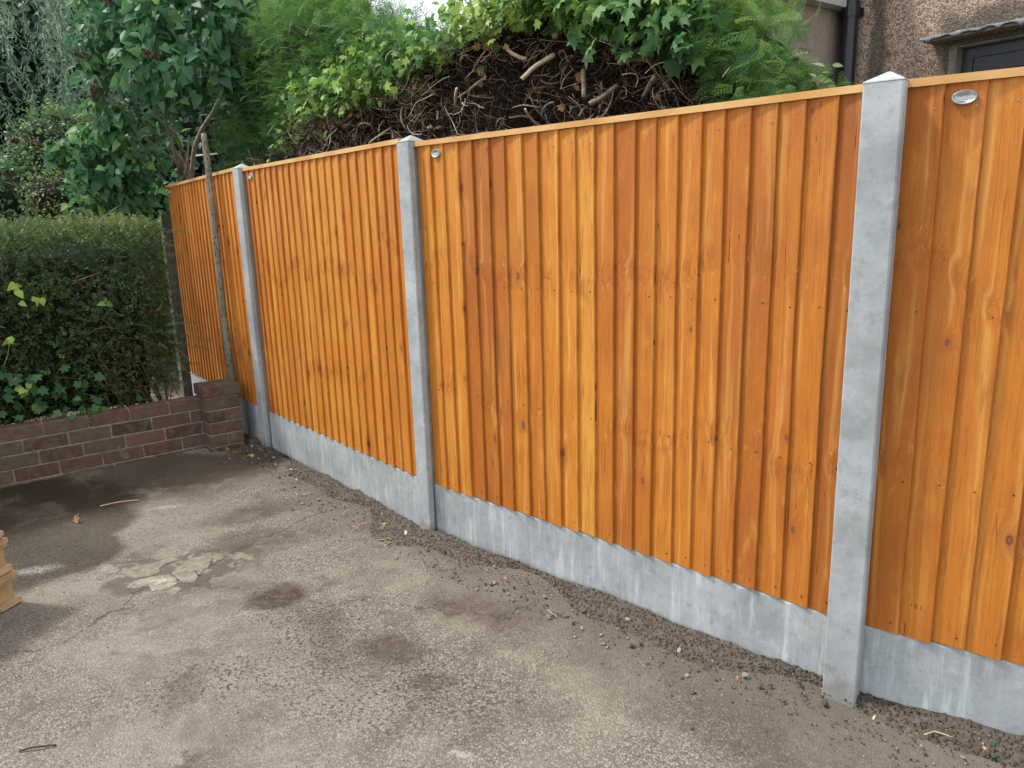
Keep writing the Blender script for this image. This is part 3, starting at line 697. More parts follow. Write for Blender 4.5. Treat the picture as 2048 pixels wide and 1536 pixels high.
for q in ((0, 3, 2, 1), (4, 5, 6, 7), (0, 1, 5, 4), (1, 2, 6, 5), (2, 3, 7, 6), (3, 0, 4, 7)): rf.face(q)
rf.build('roof', bpy.data.materials['roof_tile'], house)
dp = MB(); dp.tube([(.105, -.085, .1+.6*i) for i in range(9)], [.062]*9, 24); dp.build('downpipe', M_BLACK, house, True)
pbk = MB(); pbk.tube([(.105, -.085, 2.98), (.105, -.085, 3.06)], [.070]*2, 24); pbk.box(.04, .17, -.03, -.002, 2.99, 3.05); pbk.build('pipe_bracket', M_BLACK, house, False)
# door
dr = MB(); yo = .075
dr.box(DX0, DX0+.075, yo, yo+.06, .35, DT); dr.box(DX1-.075, DX1, yo, yo+.06, .35, DT); dr.box(DX0+.075, DX1-.075, yo, yo+.06, DT-.075, DT)
door = dr.build('door', M_CHAR, house)
lf = MB(); a0, a1, zt_ = DX0+.078, DX1-.078, DT-.078
lf.box(a0, a0+.1, yo+.012, yo+.05, .36, zt_); lf.box(a1-.1, a1, yo+.012, yo+.05, .36, zt_); lf.box(a0+.1, a1-.1, yo+.012, yo+.05, zt_-.1, zt_)
lf.build('door_leaf_frame', M_CHAR, door)
bd = MB(); nb_ = 6; wbd = (a1-a0-.2)/nb_
for q in range(nb_): bd.box(a0+.1+q*wbd+.003, a0+.1+(q+1)*wbd-.003, yo+.026, yo+.046, .37, zt_-.1)
bd.box(a0+.1, a1-.1, yo+.034, yo+.047, .37, zt_-.1)
bd.build('tongue_boards', M_CHAR, door)
rv = MB(); rv.box(DX0-.058, DX0-.001, -.012, .14, .352, DT+.018); rv.box(DX1+.001, DX1+.058, -.012, .14, .352, DT+.018); rv.box(DX0-.001, DX1+.001, .01, .14, DT+.001, DT+.018)
rv.build('door_surround', M_STONE, house)
hm = MB(); hm.tube([(a0+.05, yo-.03, 1.35), (a0+.05, yo-.03, 1.5)], [.01]*2, 8); hm.tube([(a0+.05, yo-.03, 1.36), (a0+.05, yo+.014, 1.36)], [.008]*2, 8); hm.build('handle', M_ALU, door)
# canopy: timber/concrete shelf with ragged lead apron
cp = MB(); cp.box(DX0-.19, DX1+.2, -.14, -.002, DT+.055, DT+.085); cp.build('canopy_shelf', M_STONE, house)
ld = MB(); NXc = 120; x0c, x1c = DX0-.21, DX1+.22; rr = random.Random(5)
drop = []
for i in range(NXc+1):
    t = i/NXc*(x1c-x0c); s_ = .010+.007*math.sin(t*21)+.006*math.sin(t*47+1)+rr.uniform(-.003, .003)
    tongue = max(0, 1-abs(((t*5.2+.3*math.sin(t*9)) % 1)-.5)*5)*.028
    drop.append(max(.004, s_+tongue))
for i in range(NXc+1):
    x = x0c+(x1c-x0c)*i/NXc; wv = .004*math.sin(x*33)+.003*math.sin(x*71)
    ld.v += [(x, -.001, DT+.118+wv*.3), (x, -.09, DT+.098+wv), (x, -.155+wv, DT+.088+wv), (x, -.160+wv, DT+.083-drop[i]), (x, -.157+wv, DT+.083-drop[i]), (x, -.150+wv, DT+.0865)]
for i in range(NXc):
    for q in range(5): ld.face((i*6+q, (i+1)*6+q, (i+1)*6+q+1, i*6+q+1))
ld.build('lead_apron', M_LEAD, house, True)
bpy.context.view_layer.update()

# ---------------------------------------------------------------- leaf toolkit
def rot_from(normal, tip, roll=None):
    """(n,3) unit-ish normals and tip directions -> (n,3,3) matrices with columns side, tip, normal"""
    t = tip/np.linalg.norm(tip, axis=1, keepdims=True)
    nrm = normal-(np.sum(normal*t, 1, keepdims=True))*t; l = np.linalg.norm(nrm, axis=1, keepdims=True); l[l < 1e-4] = 1; nrm = nrm/l
    s = np.cross(t, nrm); return np.stack([s, t, nrm], -1)
def scatter(tv, tf, P, R, s, r=None):
    """template verts/faces placed at P with rotations R, scale s"""
    tv = np.asarray(tv, float); n = len(P)
    V = np.einsum('nij,kj->nki', R, tv)*np.asarray(s).reshape(-1, 1, 1) + P[:, None, :]
    k = len(tv); outF = []; rr = []
    for f in tf:
        f = np.asarray(f); FF = (f[None]+(np.arange(n)*k)[:, None, None]).reshape(-1, f.shape[1]); outF.append(FF)
        rr.append(np.repeat(r if r is not None else rng.random(n), len(f)))
    return V.reshape(-1, 3), outF, np.concatenate(rr)
def merge(parts):
    V = []; Fd = {}; o = 0; order = []
    for v, F, r in parts:
        i = 0
        for f in F:
            Fd.setdefault(f.shape[1], []).append((f+o, r[i:i+len(f)])); i += len(f)
        V.append(v); o += len(v)
    Fs = []; Rs = []
    for k_, L in Fd.items(): Fs.append(np.concatenate([a for a, _ in L])); Rs.append(np.concatenate([b for _, b in L]))
    return np.concatenate(V), Fs, np.concatenate(Rs)
def unit(n, bias=(0, 0, 0)):
    d = rng.normal(size=(n, 3))+np.asarray(bias); return d/np.linalg.norm(d, axis=1, keepdims=True)
# templates (side x, tip y, normal z), length 1
T_DIAM = ([(0, 0, 0), (.28, .45, .06), (0, 1, -.03), (-.28, .45, .06)], [[(0, 1, 2, 3)]])
T_LEAF = ([(0, 0, 0), (.24, .3, .05), (.2, .65, .03), (0, 1, -.08), (-.2, .65, .03), (-.24, .3, .05), (0, .3, 0), (0, .65, -.01)], [[(0, 1, 6), (0, 6, 5), (7, 2, 3), (7, 3, 4)], [(6, 1, 2, 7), (5, 6, 7, 4)]])
T_HEART = ([(0, 0, 0), (.26, -.06, .10), (.40, .20, .14), (.33, .50, .08), (.15, .80, -.04), (0, 1.05, -.18), (-.15, .80, -.04), (-.33, .50, .08), (-.40, .20, .14), (-.26, -.06, .10), (0, .2, .0), (0, .5, -.01), (0, .8, -.08)],
           [[(0, 1, 10), (0, 10, 9), (12, 4, 5), (12, 5, 6)], [(10, 1, 2, 3), (11, 10, 3, 4), (10, 11, 7, 8), (9, 10, 8, 8)][:0] + [(1, 2, 3, 10), (10, 3, 4, 11), (11, 4, 12, 12)][:0]])
T_HEART = (T_HEART[0], [[(0, 1, 10), (1, 2, 10), (0, 10, 9), (9, 10, 8), (12, 4, 5), (12, 5, 6)], [(10, 2, 3, 11), (11, 3, 4, 12), (8, 10, 11, 7), (7, 11, 12, 6)]])
T_IVY = ([(0, .25, 0), (0, -.02, .02), (.22, -.10, .05), (.50, .10, -.03), (.30, .26, .05), (.48, .62, -.05), (.17, .62, .05), (0, 1.0, -.1), (-.17, .62, .05), (-.48, .62, -.05), (-.30, .26, .05), (-.50, .10, -.03), (-.22, -.10, .05)],
         [[(0, i, i+1) for i in range(1, 12)]+[(0, 12, 1)]])
def willow_tpl():
    V = []; F = []
    for i in range(5):
        t = i/4; wv = .09*math.sin(PI*min(1, t*1.02+.02))+.004; x = .10*math.sin(t*5); V += [(x-wv, t, .10*math.cos(t*4)), (x+wv, t, .10*math.cos(t*4)+.03)]
    for i in range(4): F.append((2*i, 2*i+1, 2*i+3, 2*i+2))
    return V, [F]
T_WIL = willow_tpl()
def spray_tpl():
    V = []; F = []
    def leaf(p, d, l, w_, z=0):
        p = np.array(p); d = np.array(d)/np.linalg.norm(d); s = np.array((-d[1], d[0], 0)); b = len(V)
        V.extend([tuple(p-s*w_*.4), tuple(p+s*w_*.4), tuple(p+d*l+s*w_*.15+np.array((0, 0, z))), tuple(p+d*l-s*w_*.15+np.array((0, 0, z)))])
        F.append((b, b+1, b+2, b+3))
    N = 7
    for i in range(N):
        t = .10+.82*i/(N-1); z = -.34*t*t; bl = .40*(1-t)**.8+.07
        for sd in (-1, 1):
            p = np.array((0, t+(.06 if sd > 0 else 0), z)); d = np.array((sd*.66, .76, -.30)); d /= np.linalg.norm(d)
            leaf(p, d, bl, .024)
            m = max(1, int(bl/.085))
            for j in range(m):
                q = p+d*bl*(j+.7)/(m+.5)
                for s2 in (-1, 1):
                    dd = np.array((d[0]*math.cos(.6*s2)-d[1]*math.sin(.6*s2), d[0]*math.sin(.6*s2)+d[1]*math.cos(.6*s2), -.25))
                    leaf(q, dd, .085*(1-.3*t), .026)
    leaf((0, .0, 0), (0, 1, -.30), 1.0, .026)
    return V, [F]
T_SPR = spray_tpl()
def spray_lite():
    V = []; F = []
    for i in range(7):
        t = .1+.85*i/6; z = -.3*t*t; bl = .34*(1-t)**.7+.08
        for sd in (-1, 1):
            for (f0, a_, ll) in ((0, .72, 1.0), (.45, 1.25, .38)):
                b = len(V); x0 = sd*bl*.66*f0; y0 = t+bl*.75*f0; dx, dy = sd*math.sin(a_)*bl*ll, math.cos(a_)*bl*ll
                V.extend([(x0, y0-.014, z), (x0, y0+.014, z), (x0+dx, y0+dy+.006, z-.07), (x0+dx, y0+dy-.006, z-.07)]); F.append((b, b+1, b+2, b+3))
    b = len(V); V.extend([(-.01, 0, 0), (.01, 0, 0), (.004, 1, -.3), (-.004, 1, -.3)]); F.append((b, b+1, b+2, b+3))
    return V, [F]
T_SPL = spray_lite()

G_IVY = leafmat('ivy_leaf', [(.1, (.030, .080, .034)), (.36, (.075, .185, .066)), (.58, (.16, .31, .085)), (.80, (.30, .45, .09)), (1, (.42, .50, .14))], .58, .30, .3)
G_CON = leafmat('conifer_foliage', [(.1, (.018, .060, .022)), (.40, (.050, .140, .038)), (.72, (.115, .255, .05)), (1, (.29, .44, .075))], .5, .32)
G_LIL = leafmat('lilac_leaf', [(.1, (.030, .088, .044)), (.5, (.062, .168, .074)), (.8, (.115, .255, .080)), (1, (.24, .38, .08))], .50, .38, .35)
G_WIL = leafmat('willow_leaf', [(.1, (.08, .17, .115)), (.5, (.18, .31, .21)), (1, (.36, .50, .34))], .5, .3)  # bluish lift in these greens stands for haze over distance
G_BUS = leafmat('bush_leaf', [(.1, (.04, .10, .045)), (.5, (.095, .19, .07)), (.8, (.17, .28, .09)), (1, (.32, .40, .13))], .5, .3)
G_YEL = leafmat('yellowing_bush_leaf', [(.1, (.05, .09, .025)), (.5, (.12, .18, .05)), (.8, (.24, .28, .08)), (1, (.42, .34, .14))], .5, .3)
G_DRK = leafmat('dark_evergreen_leaf', [(.1, (.014, .040, .024)), (.6, (.03, .08, .045)), (1, (.07, .14, .075))], .5, .2)
G_HED = leafmat('box_hedge_leaf', [(.05, (.030, .062, .026)), (.4, (.066, .122, .045)), (.70, (.12, .185, .062)), (.88, (.24, .27, .09)), (1, (.42, .36, .16))], .45, .32, .45)
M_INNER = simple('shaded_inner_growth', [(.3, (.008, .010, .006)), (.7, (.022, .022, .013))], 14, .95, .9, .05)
M_BARK = simple('grey_brown_bark', [(.3, (.20, .155, .115)), (.7, (.38, .31, .24))], 35, .85, .6, .006)
M_SEED = simple('brown_seed_head', [(.3, (.045, .022, .015)), (.7, (.13, .07, .045))], 60, .9)

def blobcore(name, c, rad, mat, parent, seed=0, n=18):
    """rough closed inner mass so crowns are not see-through in their middle"""
    V = []; F = []
    for i in range(n+1):
        for j in range(2*n):
            th = PI*i/n; ph = PI*j/n; d = np.array((math.sin(th)*math.cos(ph), math.sin(th)*math.sin(ph), math.cos(th))); V.append(d)
    V = np.array(V); k_ = 1+.28*pnoise(V*2.0, 1.4, seed)+.10*pnoise(V*2.0, 5, seed+1)
    V = V*k_[:, None]*np.array(rad)+np.array(c); I2 = np.arange((n+1)*2*n).reshape(n+1, 2*n)
    F = np.stack([I2[:-1], np.roll(I2[:-1], -1, 1), np.roll(I2[1:], -1, 1), I2[1:]], -1).reshape(-1, 4)
    return npmesh(name, V, [F], mat, parent, smooth=True)

# ---------------------------------------------------------------- clipped hedge behind the wall
hedge = empty('clipped_hedge', (W1[0]-1.5, W1[1]-1, 0), 'dense clipped box hedge with tiny dark leaves on the low brick wall', 'hedge'); hedge['world_built'] = 1
HX0, HX1 = -4.6, -.07; HY0, HY1 = .16, .98; HT = 1.515
def w2(P): return np.stack([W1[0]+WD[0]*P[:, 0]-WN[0]*P[:, 1], W1[1]+WD[1]*P[:, 0]-WN[1]*P[:, 1], P[:, 2]], 1)
def wv_(D): return np.stack([WD[0]*D[:, 0]-WN[0]*D[:, 1], WD[1]*D[:, 0]-WN[1]*D[:, 1], D[:, 2]], 1)
def hedge_surface(n):
    """points + outward normals (wall frame)"""
    r = rng.random(n); P = np.zeros((n, 3)); N = np.zeros((n, 3))
    f = r < .62; t = (r >= .62) & (r < .90); s = r >= .90
    P[f] = np.c_[rng.uniform(HX0, HX1, f.sum()), np.full(f.sum(), HY0), rng.uniform(.36, HT, f.sum())]; N[f] = (0, -1, 0)
    P[t] = np.c_[rng.uniform(HX0, HX1, t.sum()), rng.uniform(HY0, HY1, t.sum()), np.full(t.sum(), HT)]; N[t] = (0, 0, 1)
    P[s] = np.c_[np.full(s.sum(), HX1), rng.uniform(HY0, HY1, s.sum()), rng.uniform(.45, HT, s.sum())]; N[s] = (1, 0, 0)
    return P, N
def hbulge(P):
    b = .05*pnoise(P, 2.2, 21)+.035*pnoise(P, 6.5, 22)
    # undercut towards the wall and rounded shoulders
    und = np.clip((.75-P[:, 2])/.45, 0, 1)**1.5*.10
    return b, und
nS = 21000
P, N = hedge_surface(nS); b, und = hbulge(P)
P = P+N*(b[:, None]+(-.15+.18*rng.random((nS, 1))**.6))
P[:, 1] += und*(N[:, 1] < -.5); P[:, 0] -= und*1.0*(N[:, 0] > .5)
keep = ~((P[:, 2] < .62) & (P[:, 0] > -.35) & (rng.random(nS) < .6))
P, N = P[keep], N[keep]; nS = len(P)
parts = []
tipd = N*rng.uniform(.3, 1.3, (nS, 1))+rng.normal(size=(nS, 3))*.6+np.array((0, 0, .15))
tipd[:, 2] += .25*(N[:, 2] > .5)
tipd /= np.linalg.norm(tipd, axis=1, keepdims=True)
ln = rng.uniform(.04, .085, nS)
long_ = rng.random(nS) < .02; ln[long_] *= 1.6
baseR = np.clip(.38+.22*pnoise(P, 3.3, 9)+.16*rng.normal(size=nS), 0, 1)
baseR = np.where((N[:, 2] > .5), np.clip(baseR+.33, 0, 1), baseR)     # top tints lightened, painting in its sunlit look
baseR = np.where((rng.random(nS) < .03), .98, baseR)
nl = 12
side = np.cross(tipd, unit(nS)); side /= np.linalg.norm(side, axis=1, keepdims=True); nrm = np.cross(side, tipd)
for j in range(nl):
    t = (j//2+1)/(nl/2); sg = 1 if j % 2 else -1
    Pj = P+tipd*(ln*t)[:, None]; dj = side*sg*.8+tipd*.55+rng.normal(size=(nS, 3))*.25
    R = rot_from(nrm+rng.normal(size=(nS, 3))*.35, dj)
    parts.append(scatter(*T_DIAM, w2(Pj), np.stack([wv_(R[:, :, q]) for q in range(3)], -1), rng.uniform(.011, .019, nS), np.clip(baseR+rng.normal(size=nS)*.09, 0, 1)))
V, F, r = merge(parts); npmesh('foliage', V, F, G_HED, hedge, r)
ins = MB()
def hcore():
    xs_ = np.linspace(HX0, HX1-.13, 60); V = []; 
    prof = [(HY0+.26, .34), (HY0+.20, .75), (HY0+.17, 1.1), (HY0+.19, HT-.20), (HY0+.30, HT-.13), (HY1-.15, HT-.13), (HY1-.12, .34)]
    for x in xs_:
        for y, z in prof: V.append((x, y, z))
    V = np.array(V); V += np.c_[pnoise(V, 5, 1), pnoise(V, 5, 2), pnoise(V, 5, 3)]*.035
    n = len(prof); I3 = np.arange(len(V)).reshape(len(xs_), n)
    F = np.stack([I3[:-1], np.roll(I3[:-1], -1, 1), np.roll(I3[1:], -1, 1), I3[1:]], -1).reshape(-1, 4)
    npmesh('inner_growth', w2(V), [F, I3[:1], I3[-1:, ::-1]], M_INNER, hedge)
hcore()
tw = MB()
for i in range(300):
    rr = random.random()
    x = random.uniform(HX0, HX1) if rr > .2 else random.uniform(-.55, -.05)
    z = random.uniform(.35, 1.5) if rr > .2 else random.uniform(.33, .75); y = HY0+random.uniform(-.02, .12) + (.1 if z < .7 else 0)
    d = Vector((random.gauss(0, .7), random.gauss(-.2, .3), random.gauss(.5, .6))).normalized(); l = random.uniform(.06, .24)
    p = Vector((x, y, z)); q = p+d*l*.5+Vector((random.gauss(0, .012), 0, random.gauss(0, .012))); e = q+d*l*.5+Vector((random.gauss(0, .02), 0, random.gauss(0, .02)))
    tw.cur = random.choice((.25, .5, .7, .85)); tw.tube([W(*p), W(*q), W(*e)], [.0028, .0022, .0012], 4, False)
for i in range(16):
    x = random.uniform(-.42, -.10); y = random.uniform(HY0+.08, HY0+.3)
    tw.cur = random.choice((.3, .5, .6)); lean = random.uniform(-.35, .15)
    sm = MB(); sm.cur = random.choice((.3, .5, .6)); sm.tube([W(x, y, -.05), W(x+lean*.3, y, .35), W(x+lean*.7, y+.02, .62), W(x+lean*1.1+random.gauss(0, .03), y+.12, .95)], [.010, .008, .006, .004], 6); sm.build('stem', M_TWIG, hedge, True)
o = tw.build('twigs', M_TWIG, hedge, True); o['kind'] = 'stuff'
# long whiskers poking past the right side of the hedge
for (z, l, dz) in ((1.46, .20, .25), (1.33, .16, .1), (1.12, .12, .35), (.95, .14, -.1), (.80, .30, -.12), (.77, .26, -.2), (1.40, .12, .0), (.66, .2, -.3), (1.24, .14, .1), (.88, .18, .1)):
    y = random.uniform(.05, .3); n = int(l/.009)
    p0 = np.array((HX1-.05, y, z)); dr_ = np.array((1, -.15, dz)); dr_ /= np.linalg.norm(dr_)
    t = np.linspace(0, 1, n); Pp = p0+dr_*t[:, None]*l+np.c_[np.zeros(n), np.zeros(n), -.12*l*t*t]
    wk = []
    for sg in (-1, 1):
        dj = np.tile(dr_*.5, (n, 1))+np.array((0, .25*sg, .8*sg))+rng.normal(size=(n, 3))*.2
        R = rot_from(unit(n, (0, -1, .5)), dj); wk.append(scatter(*T_DIAM, w2(Pp), np.stack([wv_(R[:, :, q]) for q in range(3)], -1), rng.uniform(.011, .017, n), rng.uniform(.3, .7, n)))
    V, F, r = merge(wk); npmesh('loose_sprig', V, F, G_HED, hedge, r)

# ivy growing out of the clipped hedge at its lower left, and a few bright climber leaves
def leafbunch(name, spots, tpl, mat, label, cat, group=None, wallframe=True):
    parts = []
    for (x, y, z, rad, n, s0, s1, r0, r1) in spots:
        P = np.array((x, y, z))+rng.normal(size=(n, 3))*np.array((rad, .03, rad*.8))
        R = rot_from(unit(n, (0.0, -1.3, .9)) if wallframe else unit(n, (-.4, -.9, .9)), unit(n, (0, -.5, -1.1)))
        if wallframe: P = w2(P); R = np.stack([wv_(R[:, :, q]) for q in range(3)], -1)
        parts.append(scatter(*tpl, P, R, rng.uniform(s0, s1, n), rng.uniform(r0, r1, n)))
    V, F, r = merge(parts); o = npmesh(name, V, F, mat, None, r); tag(o, label, cat, group); return o
def tou(x, y):
    p = np.array((x, y))-W1; return float(p@WD), float(-(p@WN))
def wall_uv(px, zz):   # direction x/y ratio -> u on the plane v=.12 (hedge front)
    c0 = W1-WN*.10; k_ = px; t = (k_*c0[1]-c0[0])/(WD[0]-k_*WD[1]); return float(t)
leafbunch('ivy', [(wall_uv(-.70, 0)-.02, .07, .62, .10, 20, .05, .075, .0, .3), (wall_uv(-.655, 0), .08, .60, .10, 18, .05, .075, .0, .3), (wall_uv(-.59, 0), .08, .57, .10, 14, .05, .07, .0, .3),
                  (wall_uv(-.60, 0), .07, .44, .07, 12, .045, .065, .0, .35), (wall_uv(-.56, 0), .07, .42, .06, 10, .045, .06, .0, .35), (wall_uv(-.66, 0), .09, .45, .08, 10, .045, .06, .1, .4)],
          T_IVY, G_IVY, 'dark ivy leaves hanging over the low wall at the bottom left of the clipped hedge', 'ivy')
for (u_, z_, n_, s_a, s_b, r_a, lb) in ((-.645, 1.19, 7, .04, .055, .9, 'largest tuft of lime green climber leaves on the clipped hedge face, upper left'), (-.625, 1.12, 4, .035, .05, .85, 'lime green climber leaf pair just below and right of the largest tuft'),
        (-.668, .93, 3, .04, .05, .8, 'lime green climber leaf at the left edge halfway up the clipped hedge'), (-.535, 1.08, 3, .04, .05, .5, 'duller green climber leaf in the middle of the clipped hedge face'), (-.655, .60, 4, .05, .06, .9, 'lime green climber leaf among the dark ivy low on the hedge')):
    leafbunch('climber_leaves', [(wall_uv(u_, 0), .045, z_, .026, n_, s_a, s_b, r_a, min(1, r_a+.1))], T_HEART, G_IVY, lb, 'climbing plant', 'climber leaves in the clipped hedge')


# ---------------------------------------------------------------- overgrown conifer hedge behind the fence
# path 0.45 m behind the panels; s = metres along it
HP = [np.array(p) for p in ((-2.40, 6.57), (-1.285, 5.10), (-.09, 3.68), (1.257, 2.426))]
SEGL = [np.linalg.norm(HP[i+1]-HP[i]) for i in range(3)]; SC = np.cumsum([0]+SEGL)
def hp(s, off, z):
    """arrays: along-path s, offset behind the path, height -> world"""
    s = np.asarray(s, float); out_ = np.zeros((len(s), 3))
    xs_ = np.interp(s, SC, [p[0] for p in HP]); ys_ = np.interp(s, SC, [p[1] for p in HP])
    nx_ = np.interp(s, [0, .9, 1.84, 2.7, 3.7, 4.6, 5.54], [.80, .80, .785, .77, .725, .685, .68]); ny_ = np.sqrt(1-nx_**2)
    out_[:, 0] = xs_+nx_*off; out_[:, 1] = ys_+ny_*off; out_[:, 2] = z; return out_
BS = [0, .9, 1.4, 1.8, 2.2, 2.57, 3.0, 3.29, 3.55, 3.83, 4.1, 4.25, 4.37, 4.72, 4.86, 4.95, 5.02, 5.6]
BZ = [1.7, 1.8, 1.93, 2.16, 2.14, 2.16, 2.19, 2.24, 2.28, 2.33, 2.30, 2.24, 2.18, 2.10, 2.02, 1.93, 1.75, 1.5]
TSx = [0, .9, 1.5, 2.2, 2.7, 3.0, 3.3, 3.5, 3.8, 4.1, 4.5, 4.80, 4.98, 5.15, 5.25]
TZx = [2.75, 2.85, 2.9, 2.80, 2.60, 2.46, 2.41, 2.45, 2.52, 2.56, 2.58, 2.42, 2.26, 2.0, 1.8]
chedge = empty('conifer_hedge', (.1, 3.9, 0), 'overgrown conifer hedge cut back to bare brown twigs above the middle fence panels', 'hedge'); chedge['world_built'] = 1
# inner dark mass
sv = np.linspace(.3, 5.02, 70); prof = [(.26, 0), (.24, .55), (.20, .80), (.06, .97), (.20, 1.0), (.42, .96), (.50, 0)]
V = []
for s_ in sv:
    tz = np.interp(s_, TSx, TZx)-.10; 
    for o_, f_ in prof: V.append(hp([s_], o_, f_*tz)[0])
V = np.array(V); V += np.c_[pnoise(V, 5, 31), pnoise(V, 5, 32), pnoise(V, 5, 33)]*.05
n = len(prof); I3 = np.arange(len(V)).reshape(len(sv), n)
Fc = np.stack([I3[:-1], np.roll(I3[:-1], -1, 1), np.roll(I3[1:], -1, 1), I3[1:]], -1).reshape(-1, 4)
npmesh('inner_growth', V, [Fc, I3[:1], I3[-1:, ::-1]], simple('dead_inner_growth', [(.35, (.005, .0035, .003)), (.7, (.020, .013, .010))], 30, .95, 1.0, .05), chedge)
# bare twigs
tw = MB(); tw.capm = 1; R_ = random.Random(3)
def curl(p, d, l, r0, cur, seg=5, wob=.35, grav=0, tip=.45):
    pts = [Vector(p)]; d = Vector(d).normalized(); rd_ = [r0]
    ax = Vector((R_.gauss(0, 1), R_.gauss(0, 1), R_.gauss(0, 1))).normalized(); ang = R_.gauss(0, wob)
    for i in range(seg):
        d = (Matrix.Rotation(ang, 3, ax) @ d); d = (d+Vector((R_.gauss(0, wob*.45), R_.gauss(0, wob*.45), R_.gauss(0, wob*.45)+grav))).normalized()
        pts.append(pts[-1]+d*(l/seg)); rd_.append(r0*(1-(1-tip)*(i+1)/seg))
    tw.cur = cur; tw.tube(pts, rd_, 5 if r0 > .003 else 3, r0 > .003)
    return pts
outn = Vector((-.74, -.67, 0))
for i in range(7600):
    s_ = R_.uniform(.9, 4.98); bz = np.interp(s_, BS, BZ)
    z = R_.uniform(1.55, bz+.12); off_ = R_.uniform(-.06, .20)+ .05*math.sin(s_*5+z*3)
    p = hp([s_], off_, z)[0]
    kind = R_.random()
    if kind < .80: l, r0, cur = R_.uniform(.06, .22), R_.uniform(.0008, .0018), R_.choice((.05, .15, .3, .4, .5, .6, .95))
    elif kind < .985: l, r0, cur = R_.uniform(.07, .20), R_.uniform(.0020, .0034), R_.choice((.45, .6, .75, .88, 1.0))
    else: l, r0, cur = R_.uniform(.08, .18), R_.uniform(.004, .0065), R_.choice((.75, .9, 1.0))
    d = outn*R_.uniform(-.1, .9)+Vector((R_.gauss(0, .6), R_.gauss(0, .6), R_.gauss(-.05, .7)))
    if s_ < 2.5: d += Vector((0, 0, -.5))
    curl(p, d, l, r0, cur, 7 if r0 > .0025 else 5, .42 if r0 < .004 else .22, 0, .5 if r0 < .005 else .85)
tw.build('bare_twigs', [M_TWIG, M_CUT], chedge, True)
# thick cut stubs, each its own part
for (s_, z, dx, dz, l, r0) in ((4.07, 2.13, -.95, -.5, .17, .011), (4.42, 1.96, -.5, -.7, .13, .011), (4.62, 1.97, .8, .4, .13, .010), (4.30, 2.03, .2, -.9, .12, .011), (3.35, 1.93, .9, -.5, .16, .008), (3.55, 2.06, .7, .3, .15, .008), (3.95, 2.17, -.9, .1, .1, .009), (3.05, 2.03, .2, -.8, .13, .007), (4.55, 2.08, -.7, .1, .12, .008), (2.95, 1.86, .7, -.4, .12, .007)):
    tw = MB(); tw.capm = 1; p = hp([s_], -.05, z)[0]; dd = Vector((.73, -.68, 0))*dx+Vector((0, 0, dz))+outn*.6
    curl(p-np.array(dd.normalized())*l*.5, dd, l, r0, R_.choice((.85, 1.0)), 6, .16, 0, .9); tw.build('cut_stub', [M_TWIG, M_CUT], chedge, True)
# dry leaves caught in the twigs
n = 55; s_ = rng.uniform(2.3, 4.8, n); z = np.interp(s_, BS, BZ)-np.abs(rng.normal(size=n))*.16
P = hp(s_, rng.uniform(-.10, .02, n), z); V, F, r = scatter(*T_IVY, P, rot_from(unit(n, (-.7, -.7, .3)), unit(n, (0, 0, -.5))), rng.uniform(.022, .045, n))
npmesh('dry_leaves', V, F, M_DEAD, chedge, r)
# green conifer sprays
def conifer(n, srange, off, zlo, zhi, s0, s1, tpl, rlo, rhi, outw=.9, up=.25):
    s_ = rng.uniform(*srange, n); lo = zlo(s_); hi = zhi(s_); z = lo+(hi-lo)*rng.random(n); o_ = off[0]+(off[1]-off[0])*rng.random(n)
    P = hp(s_, o_, z); P += rng.normal(size=P.shape)*.02
    tip = rng.normal(size=(n, 3))*.55+np.array((-.74, -.67, 0))*outw+np.array((0, 0, up))
    nr = rng.normal(size=(n, 3))*.5+np.array((-.3, -.3, .9))
    r = np.clip(rng.uniform(rlo, rhi, n)+.15*pnoise(P, 3, 8), 0, 1)
    return scatter(*tpl, P, rot_from(nr, tip), rng.uniform(s0, s1, n), r)
topz = lambda s: np.interp(s, TSx, TZx); bz_ = lambda s: np.interp(s, BS, BZ)
cp_ = []
cp_.append(conifer(6200, (.2, 3.2), (-.06, .40), lambda s: bz_(s)+.02, topz, .07, .13, T_SPL, .1, .9))
cp_.append(conifer(380, (1.2, 2.75), (-.05, .3), lambda s: topz(s)-.15, lambda s: topz(s)+.12, .10, .18, T_SPR, .5, 1, .2, 1.0))
cp_.append(conifer(1600, (4.88, 5.20), (-.16, .30), lambda s: 1.66+0*s, lambda s: 2.18-.9*np.clip(s-4.92, 0, 1), .06, .11, T_SPR, .2, .95, .9, -.05))
cp_.append(conifer(1100, (4.2, 5.02), (-.10, .5), lambda s: 2.26-.12*(s-4.3), lambda s: topz(s)-.06, .06, .10, T_SPR, .3, 1, .7, .2))
cp_.append(conifer(90, (4.70, 4.92), (-.10, .1), lambda s: 1.68+0*s, lambda s: 1.86+0*s, .05, .08, T_SPR, .2, .7, .9, -.2))
cp_.append(conifer(70, (.52, .66), (-.62, -.50), lambda s: 2.08+0*s, lambda s: 2.30+0*s, .06, .10, T_SPL, .0, .4, .3, -.3))
cp_.append(conifer(900, (3.6, 4.4), (.05, .6), lambda s: bz_(s)+.02, topz, .08, .13, T_SPL, .4, 1, .4, .7))
V, F, r = merge(cp_); npmesh('foliage', V, F, G_CON, chedge, r)
# conifer growth behind the pole, tints kept dark to paint in its shade
cp_ = [conifer(2600, (-0.0, 1.5), (.0, .5), lambda s: 1.55+0*s, lambda s: 2.5+0*s, .07, .13, T_SPL, .0, .35)]
V, F, r = merge(cp_); npmesh('lower_foliage', V, F, G_CON, chedge, r)

